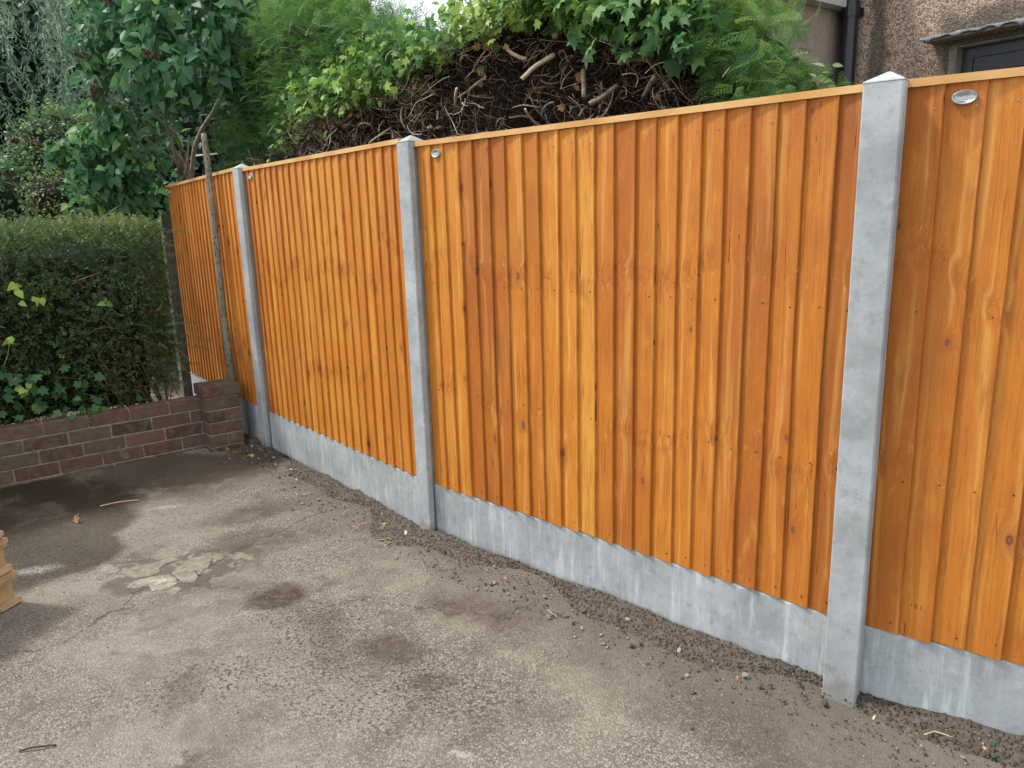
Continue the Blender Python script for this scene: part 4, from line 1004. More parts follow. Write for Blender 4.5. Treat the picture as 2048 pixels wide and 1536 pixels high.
# ivy over the top of that hedge
def ivyset(n, srange, off, zf, spread, s0, s1, rlo, rhi):
    s_ = rng.uniform(*srange, n); z = zf(s_)+rng.normal(size=n)*spread; o_ = off[0]+(off[1]-off[0])*rng.random(n)-.02*rng.random(n)
    P = hp(s_, o_, z); r = np.clip(rng.uniform(rlo, rhi, n)+.2*pnoise(P, 2.5, 4), 0, 1)
    return scatter(*T_IVY, P, rot_from(unit(n, (-.75, -.7, 1.0)), unit(n, (-.4, -.4, -1.0))), rng.uniform(s0, s1, n), r)
ip = [ivyset(950, (1.9, 3.3), (-.13, .12), lambda s: bz_(s)+.11, .075, .035, .06, .3, .85),
      ivyset(420, (3.2, 4.0), (-.14, .12), lambda s: bz_(s)+.08, .05, .035, .06, .35, .95),
      ivyset(1150, (4.0, 4.90), (-.16, .12), lambda s: bz_(s)+.17, .08, .045, .075, .2, .75),
      ivyset(130, (4.25, 4.92), (-.22, .0), lambda s: bz_(s)+.12, .06, .05, .08, .2, .7),
      ivyset(220, (3.6, 4.4), (-.14, .1), lambda s: bz_(s)+.05, .03, .03, .045, .75, 1),
      ivyset(70, (4.3, 4.85), (-.2, .0), lambda s: bz_(s)+.04, .05, .05, .08, .1, .5),
      ivyset(160, (1.4, 2.3), (-.1, .1), lambda s: bz_(s)+.04, .08, .03, .05, .3, .9)]
V, F, r = merge(ip)
tag(npmesh('ivy', V, F, G_IVY, None, r), 'glossy ivy draped over the top of the bare twig hedge behind the fence', 'ivy')
# loose shoot by the house
sh = MB(); sh.cur = .5; pts = [tuple(q) for q in hp([5.0, 5.10, 5.20, 5.28], .0, 1.9)]
pts = [(p[0], p[1], z) for p, z in zip(pts, (1.78, 1.84, 1.87, 1.93))]; sh.tube(pts, [.003, .0025, .002, .0015], 5)
root = empty('bramble_shoot', pts[0], 'small loose leafy shoot beside the tall right hand post, at the hedge foot', 'plant'); o = sh.build('stem', M_TWIG, None); o.parent = root; o.matrix_parent_inverse = Matrix.Translation(-Vector(pts[0]))
n = 40; t = rng.random(n); P = np.stack([np.interp(t, [0, .33, .66, 1], [p[i] for p in pts]) for i in range(3)], 1)+rng.normal(size=(n, 3))*.03
V, F, r = scatter(*T_LEAF, P-np.array(pts[0]), rot_from(unit(n, (-.5, -.5, 1)), unit(n)), rng.uniform(.03, .055, n), rng.uniform(.6, 1, n)); npmesh('leaves', V, F, G_BUS, root, r)

# ---------------------------------------------------------------- lilac
LIL = [(-2.42, 5.9, 2.96, 0.3, 1), (-2.03, 5.8, 2.89, 0.3, 1), (-2.77, 6.1, 2.94, 0.28, 1), (-2.16, 5.6, 2.56, 0.22, .8), (-2.52, 5.8, 2.64, 0.25, 1), (-3.05, 6.2, 2.87, 0.22, 1), (-3.12, 6.2, 2.69, 0.18, 0.6), (-1.94, 5.9, 2.67, 0.28, 0.7), (-1.85, 6.3, 3.03, 0.35, 0.8), (-1.58, 6.5, 3.18, 0.28, 0.5), (-3.0, 6.2, 2.43, 0.2, 0.7), (-2.37, 5.8, 2.43, 0.22, 0.8), (-2.04, 5.7, 2.50, 0.16, 0.5), (-2.42, 6.0, 3.25, 0.35, 1), (-1.99, 6.0, 3.23, 0.35, 1), (-3.04, 6.3, 3.28, 0.3, 0.8), (-3.24, 6.3, 2.27, 0.15, .7), (-2.97, 6.2, 2.25, 0.2, 1), (-3.44, 6.1, 2.08, 0.11, 0.7), (-3.33, 6.2, 2.05, 0.2, 1), (-3.15, 6.2, 1.95, 0.25, 1.2), (-2.95, 6.3, 2.03, 0.25, 1), (-3.08, 6.3, 1.72, 0.25, 1.2), (-3.32, 6.3, 1.69, 0.2, 1), (-2.98, 6.9, 1.80, 0.2, .5), (-2.90, 6.9, 2.25, 0.2, 0.4), (-3.50, 6.4, 1.82, 0.13, 0.5)]
lil = empty('lilac_tree', (-2.66, 6.62, 0), 'lilac with heart shaped leaves and brown seed heads behind the far fence panel', 'tree')
LM = Matrix.Translation((2.66, -6.62, 0))
def childmesh(o, root): o.parent = root; o.matrix_parent_inverse = Matrix.Translation(-root.location); return o
parts = []
for (x, y, z, rad, dn) in LIL:
    n = int(840*rad*rad**.5*dn)+10; d = unit(n); rr_ = rad*rng.random(n)**.45
    P = np.array((x, y, z))+d*rr_[:, None]*np.array((1, .8, .9))
    tip = d*.45+rng.normal(size=(n, 3))*.5+np.array((0, 0, -.7)); nr = d*.8+np.array((-.2, -.3, .8))+rng.normal(size=(n, 3))*.8
    br = rng.uniform(.1, .8, n)+(.2 if z < 2.3 and x < -2.9 else 0)*rng.random(n); br[rng.random(n) < .05] = 1.0
    parts.append(scatter(*T_HEART, P, rot_from(nr, tip), rng.uniform(.05, .115, n), br))
V, F, r = merge(parts); childmesh(npmesh('foliage', V, F, G_LIL, None, r, smooth=True), lil)
BR = [([(-2.66, 6.62, 0), (-2.64, 6.62, 1.0), (-2.66, 6.6, 1.9), (-2.71, 6.5, 2.08), (-2.69, 6.35, 2.37), (-2.61, 6.2, 2.64), (-2.63, 6.1, 2.83), (-2.79, 6.1, 3.01), (-2.81, 6.1, 3.4)], .026, .012),
      ([(-2.66, 6.62, .3), (-2.66, 6.62, 1.2), (-2.68, 6.6, 1.92), (-2.81, 6.45, 2.11), (-2.92, 6.3, 2.29), (-3.01, 6.25, 2.44), (-3.11, 6.2, 2.51)], .016, .006),
      ([(-2.64, 6.63, .3), (-2.65, 6.61, 1.5), (-2.67, 6.6, 1.9), (-2.76, 6.5, 2.04), (-2.93, 6.4, 2.22), (-3.08, 6.3, 2.26), (-3.23, 6.2, 2.22)], .014, .005),
      ([(-2.63, 6.64, .3), (-2.66, 6.62, 1.91), (-2.69, 6.6, 2.12), (-2.69, 6.5, 2.25), (-2.83, 6.4, 2.42), (-2.87, 6.3, 2.77), (-2.84, 6.2, 3.0)], .018, .008),
      ([(-2.62, 6.68, .3), (-2.67, 6.7, 1.92), (-2.33, 6.6, 2.51), (-2.09, 6.5, 2.86), (-2.0, 6.4, 3.06), (-2.01, 6.4, 3.4)], .024, .016),
      ([(-2.09, 6.5, 2.86), (-2.2, 6.4, 2.99), (-2.31, 6.3, 3.08)], .012, .006), ([(-2.06, 6.5, 2.97), (-1.85, 6.4, 2.98), (-1.6, 6.4, 3.12)], .010, .005),
      ([(-2.59, 6.2, 2.64), (-2.41, 6.1, 2.79), (-2.38, 6.0, 2.98), (-2.43, 6.0, 3.28)], .016, .009),
      ([(-2.81, 6.45, 2.11), (-2.94, 6.3, 2.09), (-3.21, 6.2, 2.07), (-3.46, 6.1, 2.11), (-3.75, 6.1, 2.21)], .008, .003),
      ([(-2.76, 6.5, 2.0), (-2.85, 6.3, 1.93), (-2.85, 6.2, 2.0), (-2.93, 6.2, 2.08)], .006, .003),
      ([(-2.70, 6.5, 1.9), (-2.62, 6.3, 2.0), (-2.60, 6.2, 2.15), (-2.5, 6.1, 2.25)], .010, .005), ([(-2.7, 6.5, 1.85), (-2.55, 6.3, 1.95), (-2.48, 6.25, 2.2)], .012, .006)]
for i, (pts, r0, r1) in enumerate(BR):
    m = MB(); rp = resample(pts, .08); n = len(rp); m.tube([p+Vector((random.gauss(0, .003), random.gauss(0, .003), 0)) for p in rp], [r0+(r1-r0)*q/(n-1) for q in range(n)], 8); childmesh(m.build('trunk' if i == 0 else 'branch', M_BARK, None, True), lil)
for (x, y, z) in [(-3.04, 5.9, 2.73), (-2.99, 5.9, 2.51), (-2.38, 5.5, 2.65), (-3.7, 6.0, 2.17), (-3.55, 6.0, 2.15), (-2.81, 5.9, 3.09), (-2.99, 5.88, 2.45)]:
    n = 160; ax = unit(1, (0.4, 0, -.2))[0]; t = rng.uniform(-1, 1, n); P = np.array((x, y, z))+ax*t[:, None]*.06+unit(n)*(.028*(1.1-np.abs(t))[:, None])
    V, F, r = scatter(*T_DIAM, P, rot_from(unit(n), unit(n)), rng.uniform(.012, .022, n)); childmesh(npmesh('seed_head', V, F, M_SEED, None, r), lil)

# ---------------------------------------------------------------- willow far left
wil = empty('willow_tree', (-8.6, 11.0, 0), 'curly leaved weeping willow filling the top left corner', 'tree')
parts = []; tws = MB()
RW = random.Random(17)
for i in range(430):
    cx = RW.uniform(-7.6, -3.6); y = RW.uniform(8.6, 10.6); zt = RW.uniform(3.0, 5.3)
    # leave ragged holes so the dark behind shows
    if (-5.75 < cx*9/y < -5.05) and zt < 4.1 and RW.random() < .75: continue
    if cx > -4.6 and RW.random() < .4: zt = RW.uniform(3.6, 5.3)
    L_ = RW.uniform(.6, 1.6); n = int(L_/.020); t = np.linspace(0, 1, n)
    dx = RW.gauss(0, .25); pts = np.stack([cx+dx*t+.05*np.sin(t*7+i)+.02*np.sin(t*23), y+.04*np.cos(t*6+i)+0*t, zt+.10*np.sin(t*2.5)-L_*t], 1)
    tip = rng.normal(size=(n, 3))*.6+np.array((0, 0, -.9)); s = rng.uniform(.06, .11, n)
    parts.append(scatter(*T_WIL, pts, rot_from(unit(n, (-.2, -.5, .6)), tip), s, np.clip(rng.uniform(.1, 1, n)+RW.uniform(-.2, .2), 0, 1)))
    tws.cur = .6; tws.tube([tuple(p) for p in pts[::6]], [.004]*len(pts[::6]), 3, False)
V, F, r = merge(parts); childmesh(npmesh('foliage', V, F, G_WIL, None, r), wil)
childmesh(tws.build('hanging_shoots', M_TWIG, None), wil)
m = MB()
for pts, r0, r1 in (([(-8.6, 11, 0), (-8.5, 11, 1.5), (-8.2, 10.9, 3.0), (-7.9, 10.6, 4.4), (-7.2, 10.4, 5.8)], .22, .10), ([(-8.3, 10.9, 2.6), (-7.3, 10.3, 4.4), (-6.0, 9.8, 5.5), (-4.6, 9.6, 5.7)], .09, .03), ([(-8.3, 11, 2.2), (-8.4, 10.4, 3.8), (-8.2, 9.8, 5.2)], .10, .04)):
    rp = resample(pts, .25); n = len(rp); m.tube(rp, [r0+(r1-r0)*q/(n-1) for q in range(n)], 10, jit=.05)
childmesh(m.build('trunk', M_BARK, None, True), wil)

# ---------------------------------------------------------------- shrubs and trees beyond
def shrub(name, label, cat, base, blobs, mat, tpl, dens, s0, s1, core=True, group=None, coremat=None, tall=0, r0=0, r1=1):
    root = empty(name, base, label, cat, group); parts = []
    for bi, (x, y, z, rx, ry, rz) in enumerate(blobs):
        n = int(dens*(rx*ry+ry*rz+rx*rz)); d = unit(n); k_ = (.72+.33*rng.random(n)**.6)*(1+.22*pnoise(d*2.2, 1.5, bi+3)+.10*pnoise(d*2.2, 5, bi+40))
        P = np.array((x, y, z))+d*k_[:, None]*np.array((rx, ry, rz)); P = P[P[:, 2] > .02]; n = len(P)
        dd = (P-np.array((x, y, z)))/np.array((rx, ry, rz))
        parts.append(scatter(*tpl, P, rot_from(dd+rng.normal(size=(n, 3))*.6+np.array((0, 0, .4)), rng.normal(size=(n, 3))+dd*.5+np.array((0, 0, -.2))), rng.uniform(s0, s1, n), np.clip(rng.uniform(r0, r1, n)*.7+.15+.25*pnoise(P, 3.1, 5), 0, 1)))
        if core: childmesh(blobcore('inner_growth', (x, y, z), (rx*.74, ry*.74, rz*.74), coremat or M_INNER, None, bi), root)
    V, F, r = merge(parts); childmesh(npmesh('foliage', V, F, mat, None, r), root)
    m = MB()
    for q in range(5):
        x, y, z, rx, ry, rz = blobs[q % len(blobs)]
        rp = resample([(base[0]+random.gauss(0, .04), base[1], -.05), ((base[0]+x)/2, (base[1]+y)/2, z*.5), (x, y, z+rz*.3)], .2); m.tube(rp, [.05*max(1, z/3)*(1-.7*i/len(rp)) for i in range(len(rp))], 7)
    childmesh(m.build('trunk', M_BARK, None, True), root); return root
shrub('light_bush', 'pale green fine leaved bush between the willow and the lilac', 'bush', (-4.5, 8.2, 0), [(-4.55, 8.2, 2.25, .5, .45, .5), (-4.15, 8.1, 2.15, .42, .4, .42), (-4.9, 8.2, 1.9, .4, .4, .5), (-4.4, 8.2, 1.3, .7, .4, .8)], G_BUS, T_LEAF, 5200, .03, .055)
shrub('yellowing_bush', 'small yellow tinged bush just above the left part of the clipped hedge', 'bush', (-4.2, 7.4, 0), [(-4.25, 7.4, 1.75, .30, .28, .32), (-4.05, 7.4, 1.35, .35, .3, .5)], G_YEL, T_LEAF, 7000, .022, .042)
shrub('leafy_bush', 'mid green bush at the left edge just above the clipped hedge', 'bush', (-4.9, 7.6, 0), [(-4.85, 7.6, 1.75, .38, .35, .42), (-5.2, 7.6, 1.4, .5, .4, .6), (-4.75, 7.6, 1.2, .45, .35, .5)], G_BUS, T_HEART, 2000, .035, .06, r0=0, r1=.6)
shrub('evergreen_tree', 'dark evergreen tree in deep shade behind the willow', 'tree', (-6.5, 14, 0), [(-7.0, 14, 3.6, 2.4, 1.4, 3.2), (-4.4, 13.6, 3.2, 2.1, 1.4, 2.7), (-9.5, 13.5, 3.0, 2.4, 1.4, 3.4)], G_DRK, T_LEAF, 900, .12, .2)
shrub('garden_tree', 'dark leafy garden tree behind the lilac trunk', 'tree', (-3.0, 9.0, 0), [(-3.3, 9.0, 2.2, 1.0, .7, 1.6), (-2.5, 8.9, 2.3, .75, .7, 1.5), (-3.6, 8.6, 1.1, .8, .6, 1.0)], G_DRK, T_LEAF, 2300, .06, .11)
shrub('tall_tree', 'tall airy tree crown behind the lilac against the sky', 'tree', (-3.4, 11.5, 0), [(-4.0, 11.5, 4.6, 1.3, 1, 1.4), (-2.9, 11.4, 4.2, .9, .8, .95)], G_LIL, T_HEART, 520, .10, .16, core=False)

# pale things glimpsed between hedge and old post
gw = MB(); gw.box(-5.4, -3.2, 9.35, 9.5, 0, .95); 
k = NT('white_masonry_paint'); o = gw.build('garden_wall', k.fin((.72, .73, .72), .8)); tag(o, 'white painted garden wall glimpsed between hedge and old grey post', 'wall')

# ---------------------------------------------------------------- soil strip against the gravel boards
def mat_soil():
    k = NT('crumbly_soil'); o = k.obj(); n = k.noise(o, 55, 6, .75); n2 = k.noise(o, 9, 4); v = k.vor(o, 85)
    c = k.ramp(n, [(.3, (.075, .060, .048)), (.5, (.145, .120, .097)), (.66, (.21, .178, .147)), (.8, (.31, .272, .23))])
    c = k.mix(k.rng(n2, .45, .65, 0, .4), c, (.105, .082, .062))
    return k.fin(c, .95, k.bump(k.math('ADD', n, k.rng(v, .5, .1)), 1.0, .014), .15)
M_SOIL = mat_soil()
def strip_point(u):
    """u metres from the pier along the panel fronts; returns point and outward normal"""
    path = [np.array(PTS[0]), FEN[1], FEN[2], FEN[3], FEN[4], FEN[5]]
    L_ = [np.linalg.norm(path[i+1]-path[i]) for i in range(5)]; acc = 0
    for i in range(5):
        if u <= acc+L_[i] or i == 4:
            t = (u-acc)/L_[i]; d = (path[i+1]-path[i])/L_[i]; nn = np.array((d[1], -d[0]))
            if nn@path[i] > 0: nn = -nn
            return path[i]+d*L_[i]*t, nn, d
        acc += L_[i]
SU0 = 1.60
NU, NVs = 620, 26; V = []
us = np.linspace(SU0, 7.6, NU)
wid = .085+.03*np.sin(us*2.1+1)+.05*np.sin(us*5.3)+.03*np.sin(us*11)
wid += .10*np.exp(-((us-3.55)/.25)**2)+.07*np.exp(-((us-4.9)/.5)**2)
for i, u in enumerate(us):
    p, nn, d = strip_point(u)
    for j in range(NVs):
        t = j/(NVs-1); q = p-nn*.004+nn*wid[i]*t; V.append((q[0], q[1], t))
V = np.array(V); T = V[:, 2].copy(); P2 = V[:, :2]; base = ground_z(P2)
prof_h = .026*(1-T)**1.3+.012*np.sin(np.pi*np.clip(T*1.15, 0, 1))
P3 = np.c_[P2, np.zeros(len(P2))]
rough = .5+.5*np.abs(pnoise(P3, 14, 61)); h = prof_h*(.75+.5*pnoise(P3, 5, 60))+.007*pnoise(P3, 30, 62)*(1-T**3)+.0035*rng.normal(size=len(T))*(T < .93)*(T > .0)
edge = np.clip((T-.72)/.28, 0, 1)
V[:, 2] = base+np.maximum(h, -.002)*(1-edge)-.008*edge*1.0+.002
I3 = np.arange(len(V)).reshape(NU, NVs); F3 = np.stack([I3[:-1, :-1], I3[1:, :-1], I3[1:, 1:], I3[:-1, 1:]], -1).reshape(-1, 4)
tag(npmesh('soil', V, [F3], M_SOIL), 'loose dark soil banked along the foot of the fence', None, None, 'stuff')
# crumbs of soil, grit
def rock_tpl(seed, n=8):
    r = np.random.default_rng(seed); t = (1+5**.5)/2
    v = np.array([(-1, t, 0), (1, t, 0), (-1, -t, 0), (1, -t, 0), (0, -1, t), (0, 1, t), (0, -1, -t), (0, 1, -t), (t, 0, -1), (t, 0, 1), (-t, 0, -1), (-t, 0, 1)], float)/1.9
    f = [(0, 11, 5), (0, 5, 1), (0, 1, 7), (0, 7, 10), (0, 10, 11), (1, 5, 9), (5, 11, 4), (11, 10, 2), (10, 7, 6), (7, 1, 8), (3, 9, 4), (3, 4, 2), (3, 2, 6), (3, 6, 8), (3, 8, 9), (4, 9, 5), (2, 4, 11), (6, 2, 10), (8, 6, 7), (9, 8, 1)]
    v = v*r.uniform(.65, 1.25, (12, 1))*np.array((1, .8, .6)); return v, [f]
RT = [rock_tpl(s) for s in range(4)]
def randrot(n):
    return rot_from(unit(n, (0, 0, 2.5)), unit(n))
def along(n, umin, umax, fw):
    u = rng.uniform(umin, umax, n); t = fw(n); P = np.zeros((n, 3))
    for i in range(n):
        p, nn, d = strip_point(u[i]); q = p+nn*(.012+t[i]); P[i, :2] = q
    P[:, 2] = ground_z(P[:, :2]); tt = np.clip(t/.22, 0, 1); P[:, 2] += .020*(1-tt); return P
parts = []
for k_ in range(4):
    n = 330; P = along(n, 1.7, 6.2, lambda n: np.abs(rng.normal(size=n))*.13); parts.append(scatter(*RT[k_], P, randrot(n), rng.uniform(.0012, .0055, n)*(1+2*rng.random(n)**8)))
V, F, r = merge(parts); tag(npmesh('soil_crumbs', V, F, M_SOIL), 'crumbs of earth scattered along the fence foot', None, None, 'stuff')
parts = []
for k_ in range(4):
    n = 420; P = np.c_[rng.uniform(-2.6, 1.5, n), rng.uniform(1.6, 4.9, n), np.zeros(n)]; 
    okm = [((p[0]*.73+p[1]*.69) < 2.02+.0*p[0]) for p in P]; P = P[np.array(okm)]; P[:, 2] = ground_z(P[:, :2])+.0005; n = len(P)
    parts.append(scatter(*RT[k_], P, randrot(n), rng.uniform(.0012, .0042, n)))
    n = 420; P = along(n, 1.7, 6.2, lambda n: np.abs(rng.normal(size=n))*.14); parts.append(scatter(*RT[k_], P, randrot(n), rng.uniform(.002, .005, n)))
V, F, r = merge(parts)
kg = NT('pale_grit'); r_ = kg.attr(); npm = kg.fin(kg.ramp(r_, [(0, (.06, .045, .035)), (.5, (.16, .13, .10)), (.8, (.32, .28, .22)), (1, (.6, .56, .48))], 'CONSTANT'), .85)
tag(npmesh('grit', V, F, npm, None, r), 'fine pale grit scattered over the driveway', None, None, 'stuff')
# single stones, leaves, twigs
def where(u):
    return ('beside the brick pier' if u < 2.1 else 'between pier and middle post' if u < 3.5 else 'at the foot of the middle post' if u < 3.95 else
            'just right of the middle post' if u < 4.6 else 'midway between middle and right posts' if u < 5.2 else 'just left of the tall right post' if u < 5.65 else 'right of the tall right post')
def stone(pos, s, col, label, k_=0, name='stone', group='stones in the soil strip'):
    v, f = RT[k_ % 4]; M3_ = Matrix.Rotation(random.uniform(0, 6), 3, 'Z')
    me = bpy.data.meshes.new(name); me.from_pydata([tuple(M3_ @ Vector(p)*s) for p in v], [], f[0]); o = link(name, me, col); o.location = (pos[0], pos[1], gz(pos[0], pos[1])+s*.35+pos[2]); tag(o, label, 'stone', group); return o
M_S1 = simple('pink_grey_stone', [(.3, (.26, .20, .165)), (.7, (.42, .35, .30))], 60, .85); M_S2 = simple('grey_stone', [(.3, (.17, .15, .13)), (.7, (.29, .27, .24))], 60, .85); M_S3 = simple('white_stone', [(.3, (.5, .48, .44)), (.7, (.7, .68, .62))], 60, .8)
stone_spots = []
for i in range(30):
    u = random.choice((random.uniform(4.2, 5.3), random.uniform(4.2, 5.3), random.uniform(1.8, 6.1))); p, nn, d = strip_point(u); t = random.uniform(.05, .26)
    stone_spots.append((p+nn*t, u, t))
for i, (q, u, t) in enumerate(stone_spots):
    c_, nm = random.choice(((M_S1, 'pinkish'), (M_S2, 'grey'), (M_S1, 'pinkish'), (M_S2, 'grey'))); s = random.uniform(.007, .015)
    wh = where(u)
    stone((q[0], q[1], .012*(1-t/.26)), s, c_, '%s %s stone in the soil %s, %s' % ('larger' if s > .011 else 'small', nm, wh, 'fence side' if t < .15 else 'drive side'), i, 'stone', 'stones in the soil strip')
stone((-.165, 1.905, 0), .016, M_S3, 'white stone embedded in the driveway near the bottom edge of the photo', 1, group=None) if False else None
def litter(name, tplv, mat, pos, s, label, cat, group=None, up=.6):
    R = rot_from(unit(1, (0, 0, 2.2)), unit(1))[0]
    v = np.array(tplv[0])@R.T*s; v[:, 2] -= v[:, 2].min(); v[:, 2] += .001
    me = bpy.data.meshes.new(name); me.from_pydata([tuple(q) for q in v], [], [tuple(f) for ff in tplv[1] for f in ff]); o = link(name, me, mat); o.location = (pos[0], pos[1], gz(*pos[:2])+(pos[2] if len(pos) > 2 else 0)); tag(o, label, cat, group); return o
M_DL2 = simple('pale_dry_leaf', [(.3, (.40, .30, .19)), (.7, (.62, .52, .38))], 50, .7)
litter('fallen_leaf', T_IVY, M_DEAD, (-2.32, 3.74), .05, 'curled orange brown leaf on the damp driveway near the left edge', 'leaf')
litter('fallen_leaf', T_LEAF, M_DL2, (-2.03, 2.98), .05, 'pale dry leaf on the driveway beside the pallet stack', 'leaf')
for i in range(18):
    u = random.uniform(1.62, 2.05); p, nn, d = strip_point(u); q = p+nn*random.uniform(.03, .22)
    tp = random.choice((0, 1)); tm = random.choice((0, 1, 0)); sz = random.uniform(.02, .04)
    litter('fallen_leaf', (T_LEAF, T_IVY)[tp], (M_DEAD, M_DL2)[tm], (q[0], q[1], .012), sz, '%s %s %s leaf in the litter beside the brick pier' % ('larger' if sz > .03 else 'tiny', ('brown', 'pale')[tm], ('narrow', 'lobed')[tp]), 'leaf', 'dry leaves beside the pier')
for i in range(16):
    u = random.uniform(2.1, 6.1); p, nn, d = strip_point(u); q = p+nn*random.uniform(.03, .2)
    tm = random.choice((0, 1))
    litter('fallen_leaf', T_LEAF, (M_DEAD, M_DL2)[tm], (q[0], q[1], .014), random.uniform(.015, .032), 'small %s dry leaf in the soil %s' % (('brown', 'pale')[tm], where(u)), 'leaf', 'dry leaves along the fence foot')
for (x, y, lb) in ((1.01, 1.985, 'tiny green weed at the foot of the tall right post'), (.99, 1.90, 'tiny green weed a hand below the tall right post'), (1.28, 1.76, 'small green weed near the bottom right corner, beside the wood offcut'), (-.52, 3.27, 'small mossy green weed just left of the middle post'), (-.60, 3.33, 'small green weed farther left of the middle post'), (-1.02, 3.72, 'green weed in the soil halfway between the two far posts')):
    parts = []; n = 7; P = np.array((x, y, gz(x, y)+.018))+rng.normal(size=(n, 3))*np.array((.012, .012, .004)); V, F, r = scatter(*T_LEAF, P, rot_from(unit(n, (0, 0, 2)), unit(n)), rng.uniform(.010, .022, n), rng.uniform(.0, .35, n))
    tag(npmesh('weed', V, F, G_BUS, None, r), lb, 'weed', 'tiny weeds in the soil')
def stick(p0, p1, r0, mat, label, group=None, name='twig', z=.006):
    m = MB(); m.cur = random.choice((.5, .75, 1)); a = Vector((p0[0], p0[1], gz(*p0)+r0+z)); b = Vector((p1[0], p1[1], gz(*p1)+r0+z)); mid = (a+b)/2+Vector((random.gauss(0, .1), random.gauss(0, .1), .05))*(b-a).length
    c_ = a; m.tube([tuple(q-c_) for q in resample([a, mid, b], .02)], [r0]*len(resample([a, mid, b], .02)), 5); o = m.build(name, mat, None, True); o.location = c_; tag(o, label, 'twig', group)
stick((-2.30, 3.95), (-2.12, 4.03), .003, M_CUT, 'pale bent twig at the left edge of the photo above the pallets', z=.004)
stick((-1.50, 1.965), (-1.40, 1.985), .003, M_TWIG, 'short dark twig on the driveway in the bottom left corner', z=.002)
for i in range(34):
    u = random.choice((random.uniform(3.35, 3.75), random.uniform(2.2, 6.1))); p, nn, d = strip_point(u); q = p+nn*random.uniform(.04, .24); an = random.uniform(0, 6.28); l = random.uniform(.02, .075)
    tm = random.choice((0, 1, 0))
    stick(q, q+np.array((math.cos(an), math.sin(an)))*l, random.uniform(.0009, .0022), (M_TWIG, M_CUT)[tm], '%s %s twig in the soil %s' % ('long' if l > .055 else 'short' if l < .035 else 'thin', ('brown', 'pale')[tm], where(u)), 'thin twigs in the soil', z=.016)
m = MB(); m.box(-.016, .016, -.006, .006, 0, .006); o = m.build('wood_chip', M_RAIL); o.location = (1.27, 1.80, gz(1.27, 1.80)+.006); o.rotation_euler = (0, .1, 1.0); tag(o, 'small pale wooden offcut on the soil right of the tall post', 'wood offcut')

# broken thin mortar plates of the old repair
M_PLATE = simple('old_mortar_screed', [(.3, (.125, .112, .087)), (.5, (.195, .177, .14)), (.7, (.26, .238, .195))], 22, .9, .5, .003)
M_PLATEW = simple('chalky_mortar_screed', [(.40, (.18, .162, .13)), (.54, (.27, .248, .205)), (.68, (.42, .39, .34))], 26, .9, .6, .003)
PL_A = [(-1.86, 3.156), (-1.852, 3.199), (-1.821, 3.197), (-1.795, 3.166), (-1.801, 3.137), (-1.854, 3.137)]
PL_B = [(-1.788, 3.158), (-1.762, 3.193), (-1.669, 3.238), (-1.609, 3.295), (-1.564, 3.254), (-1.61, 3.219), (-1.628, 3.183), (-1.604, 3.139), (-1.625, 3.105), (-1.692, 3.088), (-1.753, 3.12)]
PL_C = [(-1.694, 3.001), (-1.685, 3.06), (-1.608, 3.103), (-1.554, 3.114), (-1.505, 3.069), (-1.474, 3.026), (-1.497, 2.968), (-1.558, 2.959), (-1.596, 3.007), (-1.653, 2.995)]
PL_D = [(-1.549, 3.124), (-1.545, 3.178), (-1.514, 3.273), (-1.47, 3.301), (-1.416, 3.259), (-1.397, 3.182), (-1.409, 3.118), (-1.405, 3.028), (-1.455, 3.025), (-1.524, 3.098)]
PL_E = [(-1.623, 3.336), (-1.599, 3.354), (-1.541, 3.33), (-1.556, 3.284)]
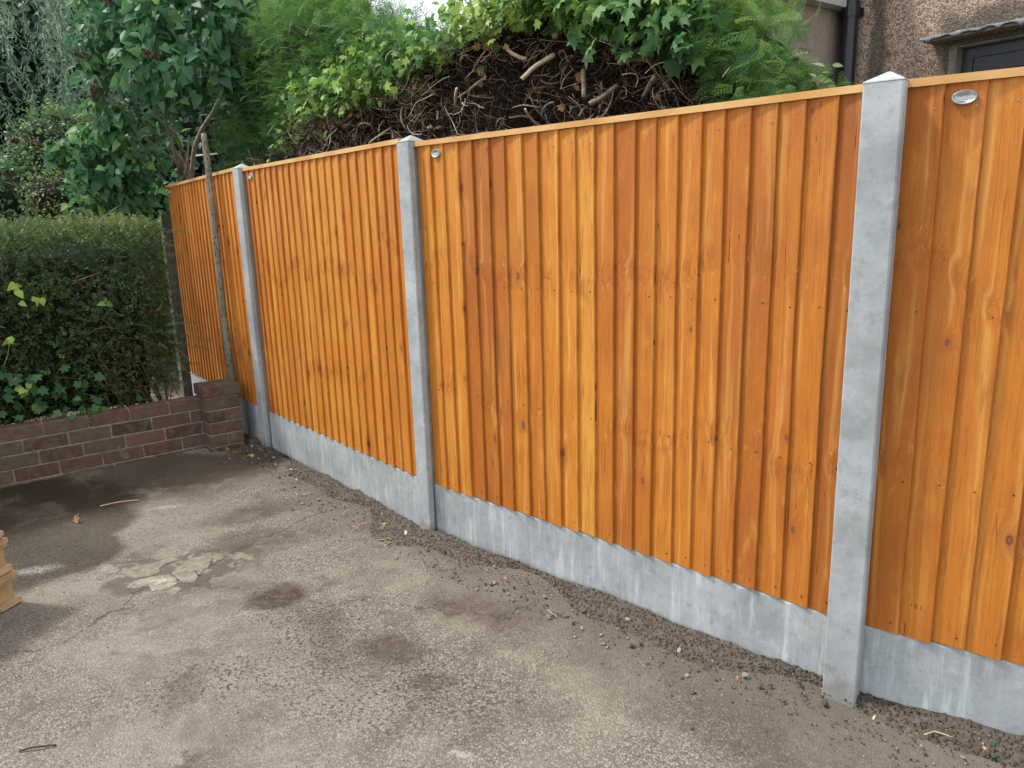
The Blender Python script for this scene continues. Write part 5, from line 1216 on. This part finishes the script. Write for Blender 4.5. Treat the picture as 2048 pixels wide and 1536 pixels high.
for nm_, pts, lb in (('A', PL_A, 'smallest broken mortar plate, leftmost of the cracked patch on the driveway'), ('B', PL_B, 'long grey mortar plate in the middle of the cracked driveway patch'), ('C', PL_C, 'whitish mortar plate, nearest the camera in the cracked driveway patch'), ('D', PL_D, 'largest smooth mortar plate, rightmost of the cracked driveway patch'), ('E', PL_E, 'small worn mortar plate, farthest back in the cracked driveway patch')):
    P_ = []
    for i in range(len(pts)):
        a_ = np.array(pts[i]); b_ = np.array(pts[(i+1) % len(pts)]); m_ = max(2, int(np.linalg.norm(b_-a_)/.008))
        for j in range(m_): P_.append(a_+(b_-a_)*j/m_+rng.normal(size=2)*.0016)
    P_ = np.array(P_); cen = P_.mean(0); n_ = len(P_)
    ring0 = P_; ring1 = cen+(P_-cen)*.965; ring2 = cen+(P_-cen)*.8; ring3 = cen+(P_-cen)*.4
    def zz_(R_, h_): return np.c_[R_, ground_z(R_)+h_+.0012*pnoise(np.c_[R_, np.zeros(len(R_))], 25, 3)]
    V_ = np.concatenate([zz_(ring0, -.004), zz_(ring0, .0020), zz_(ring1, .0036), zz_(ring2, .0040), zz_(ring3, .0040), zz_(cen[None], .0040)])
    F4 = np.array([(q*n_+i, q*n_+(i+1) % n_, (q+1)*n_+(i+1) % n_, (q+1)*n_+i) for q in range(4) for i in range(n_)]); F3_ = np.array([(4*n_+i, 4*n_+(i+1) % n_, 5*n_) for i in range(n_)])
    tag(npmesh('mortar_plate', V_, [F4, F3_], M_PLATEW if nm_ == 'C' else M_PLATE), lb, 'mortar plate', 'broken mortar plates in the driveway')

# ---------------------------------------------------------------- pallets at the left edge
M_PAL = simple('raw_pine', [(.3, (.36, .24, .13)), (.55, (.50, .36, .21)), (.75, (.60, .46, .29))], 9, .75, .3, .003)
plab = ['bottom wooden pallet of the stack at the left edge', 'middle wooden pallet of the stack at the left edge', 'top wooden pallet of the stack at the left edge']
for i, (dx, z0) in enumerate(((0, .005), (-.012, .150), (-.022, .300))):
    root = empty('wooden_pallet', (-2.075+dx, 2.90, z0), plab[i], 'pallet', 'stacked wooden pallets'); root.rotation_euler.z = math.radians(-12+i*2)
    def pb_(name, *a):
        m = MB(); m.box(*a, jit=.0015); m.build(name, M_PAL, root)
    for y in (-.10, -.45, -.80): pb_('bottom_board', -1.0, 0, y, y+.10, 0, .020)
    for x in (-.145, -.56, -1.0):
        for y in (-.10, -.45, -.80): pb_('block', x, x+.115, y+.003, y+.095, .021, .098)
    for x in (-.145, -.56, -1.0): pb_('stringer', x, x+.135, -.80, 0, .099, .118)
    for y in (-.10, -.24, -.38, -.52, -.66, -.80): pb_('deck_board', -1.0, .004, y, y+.098, .119, .139)
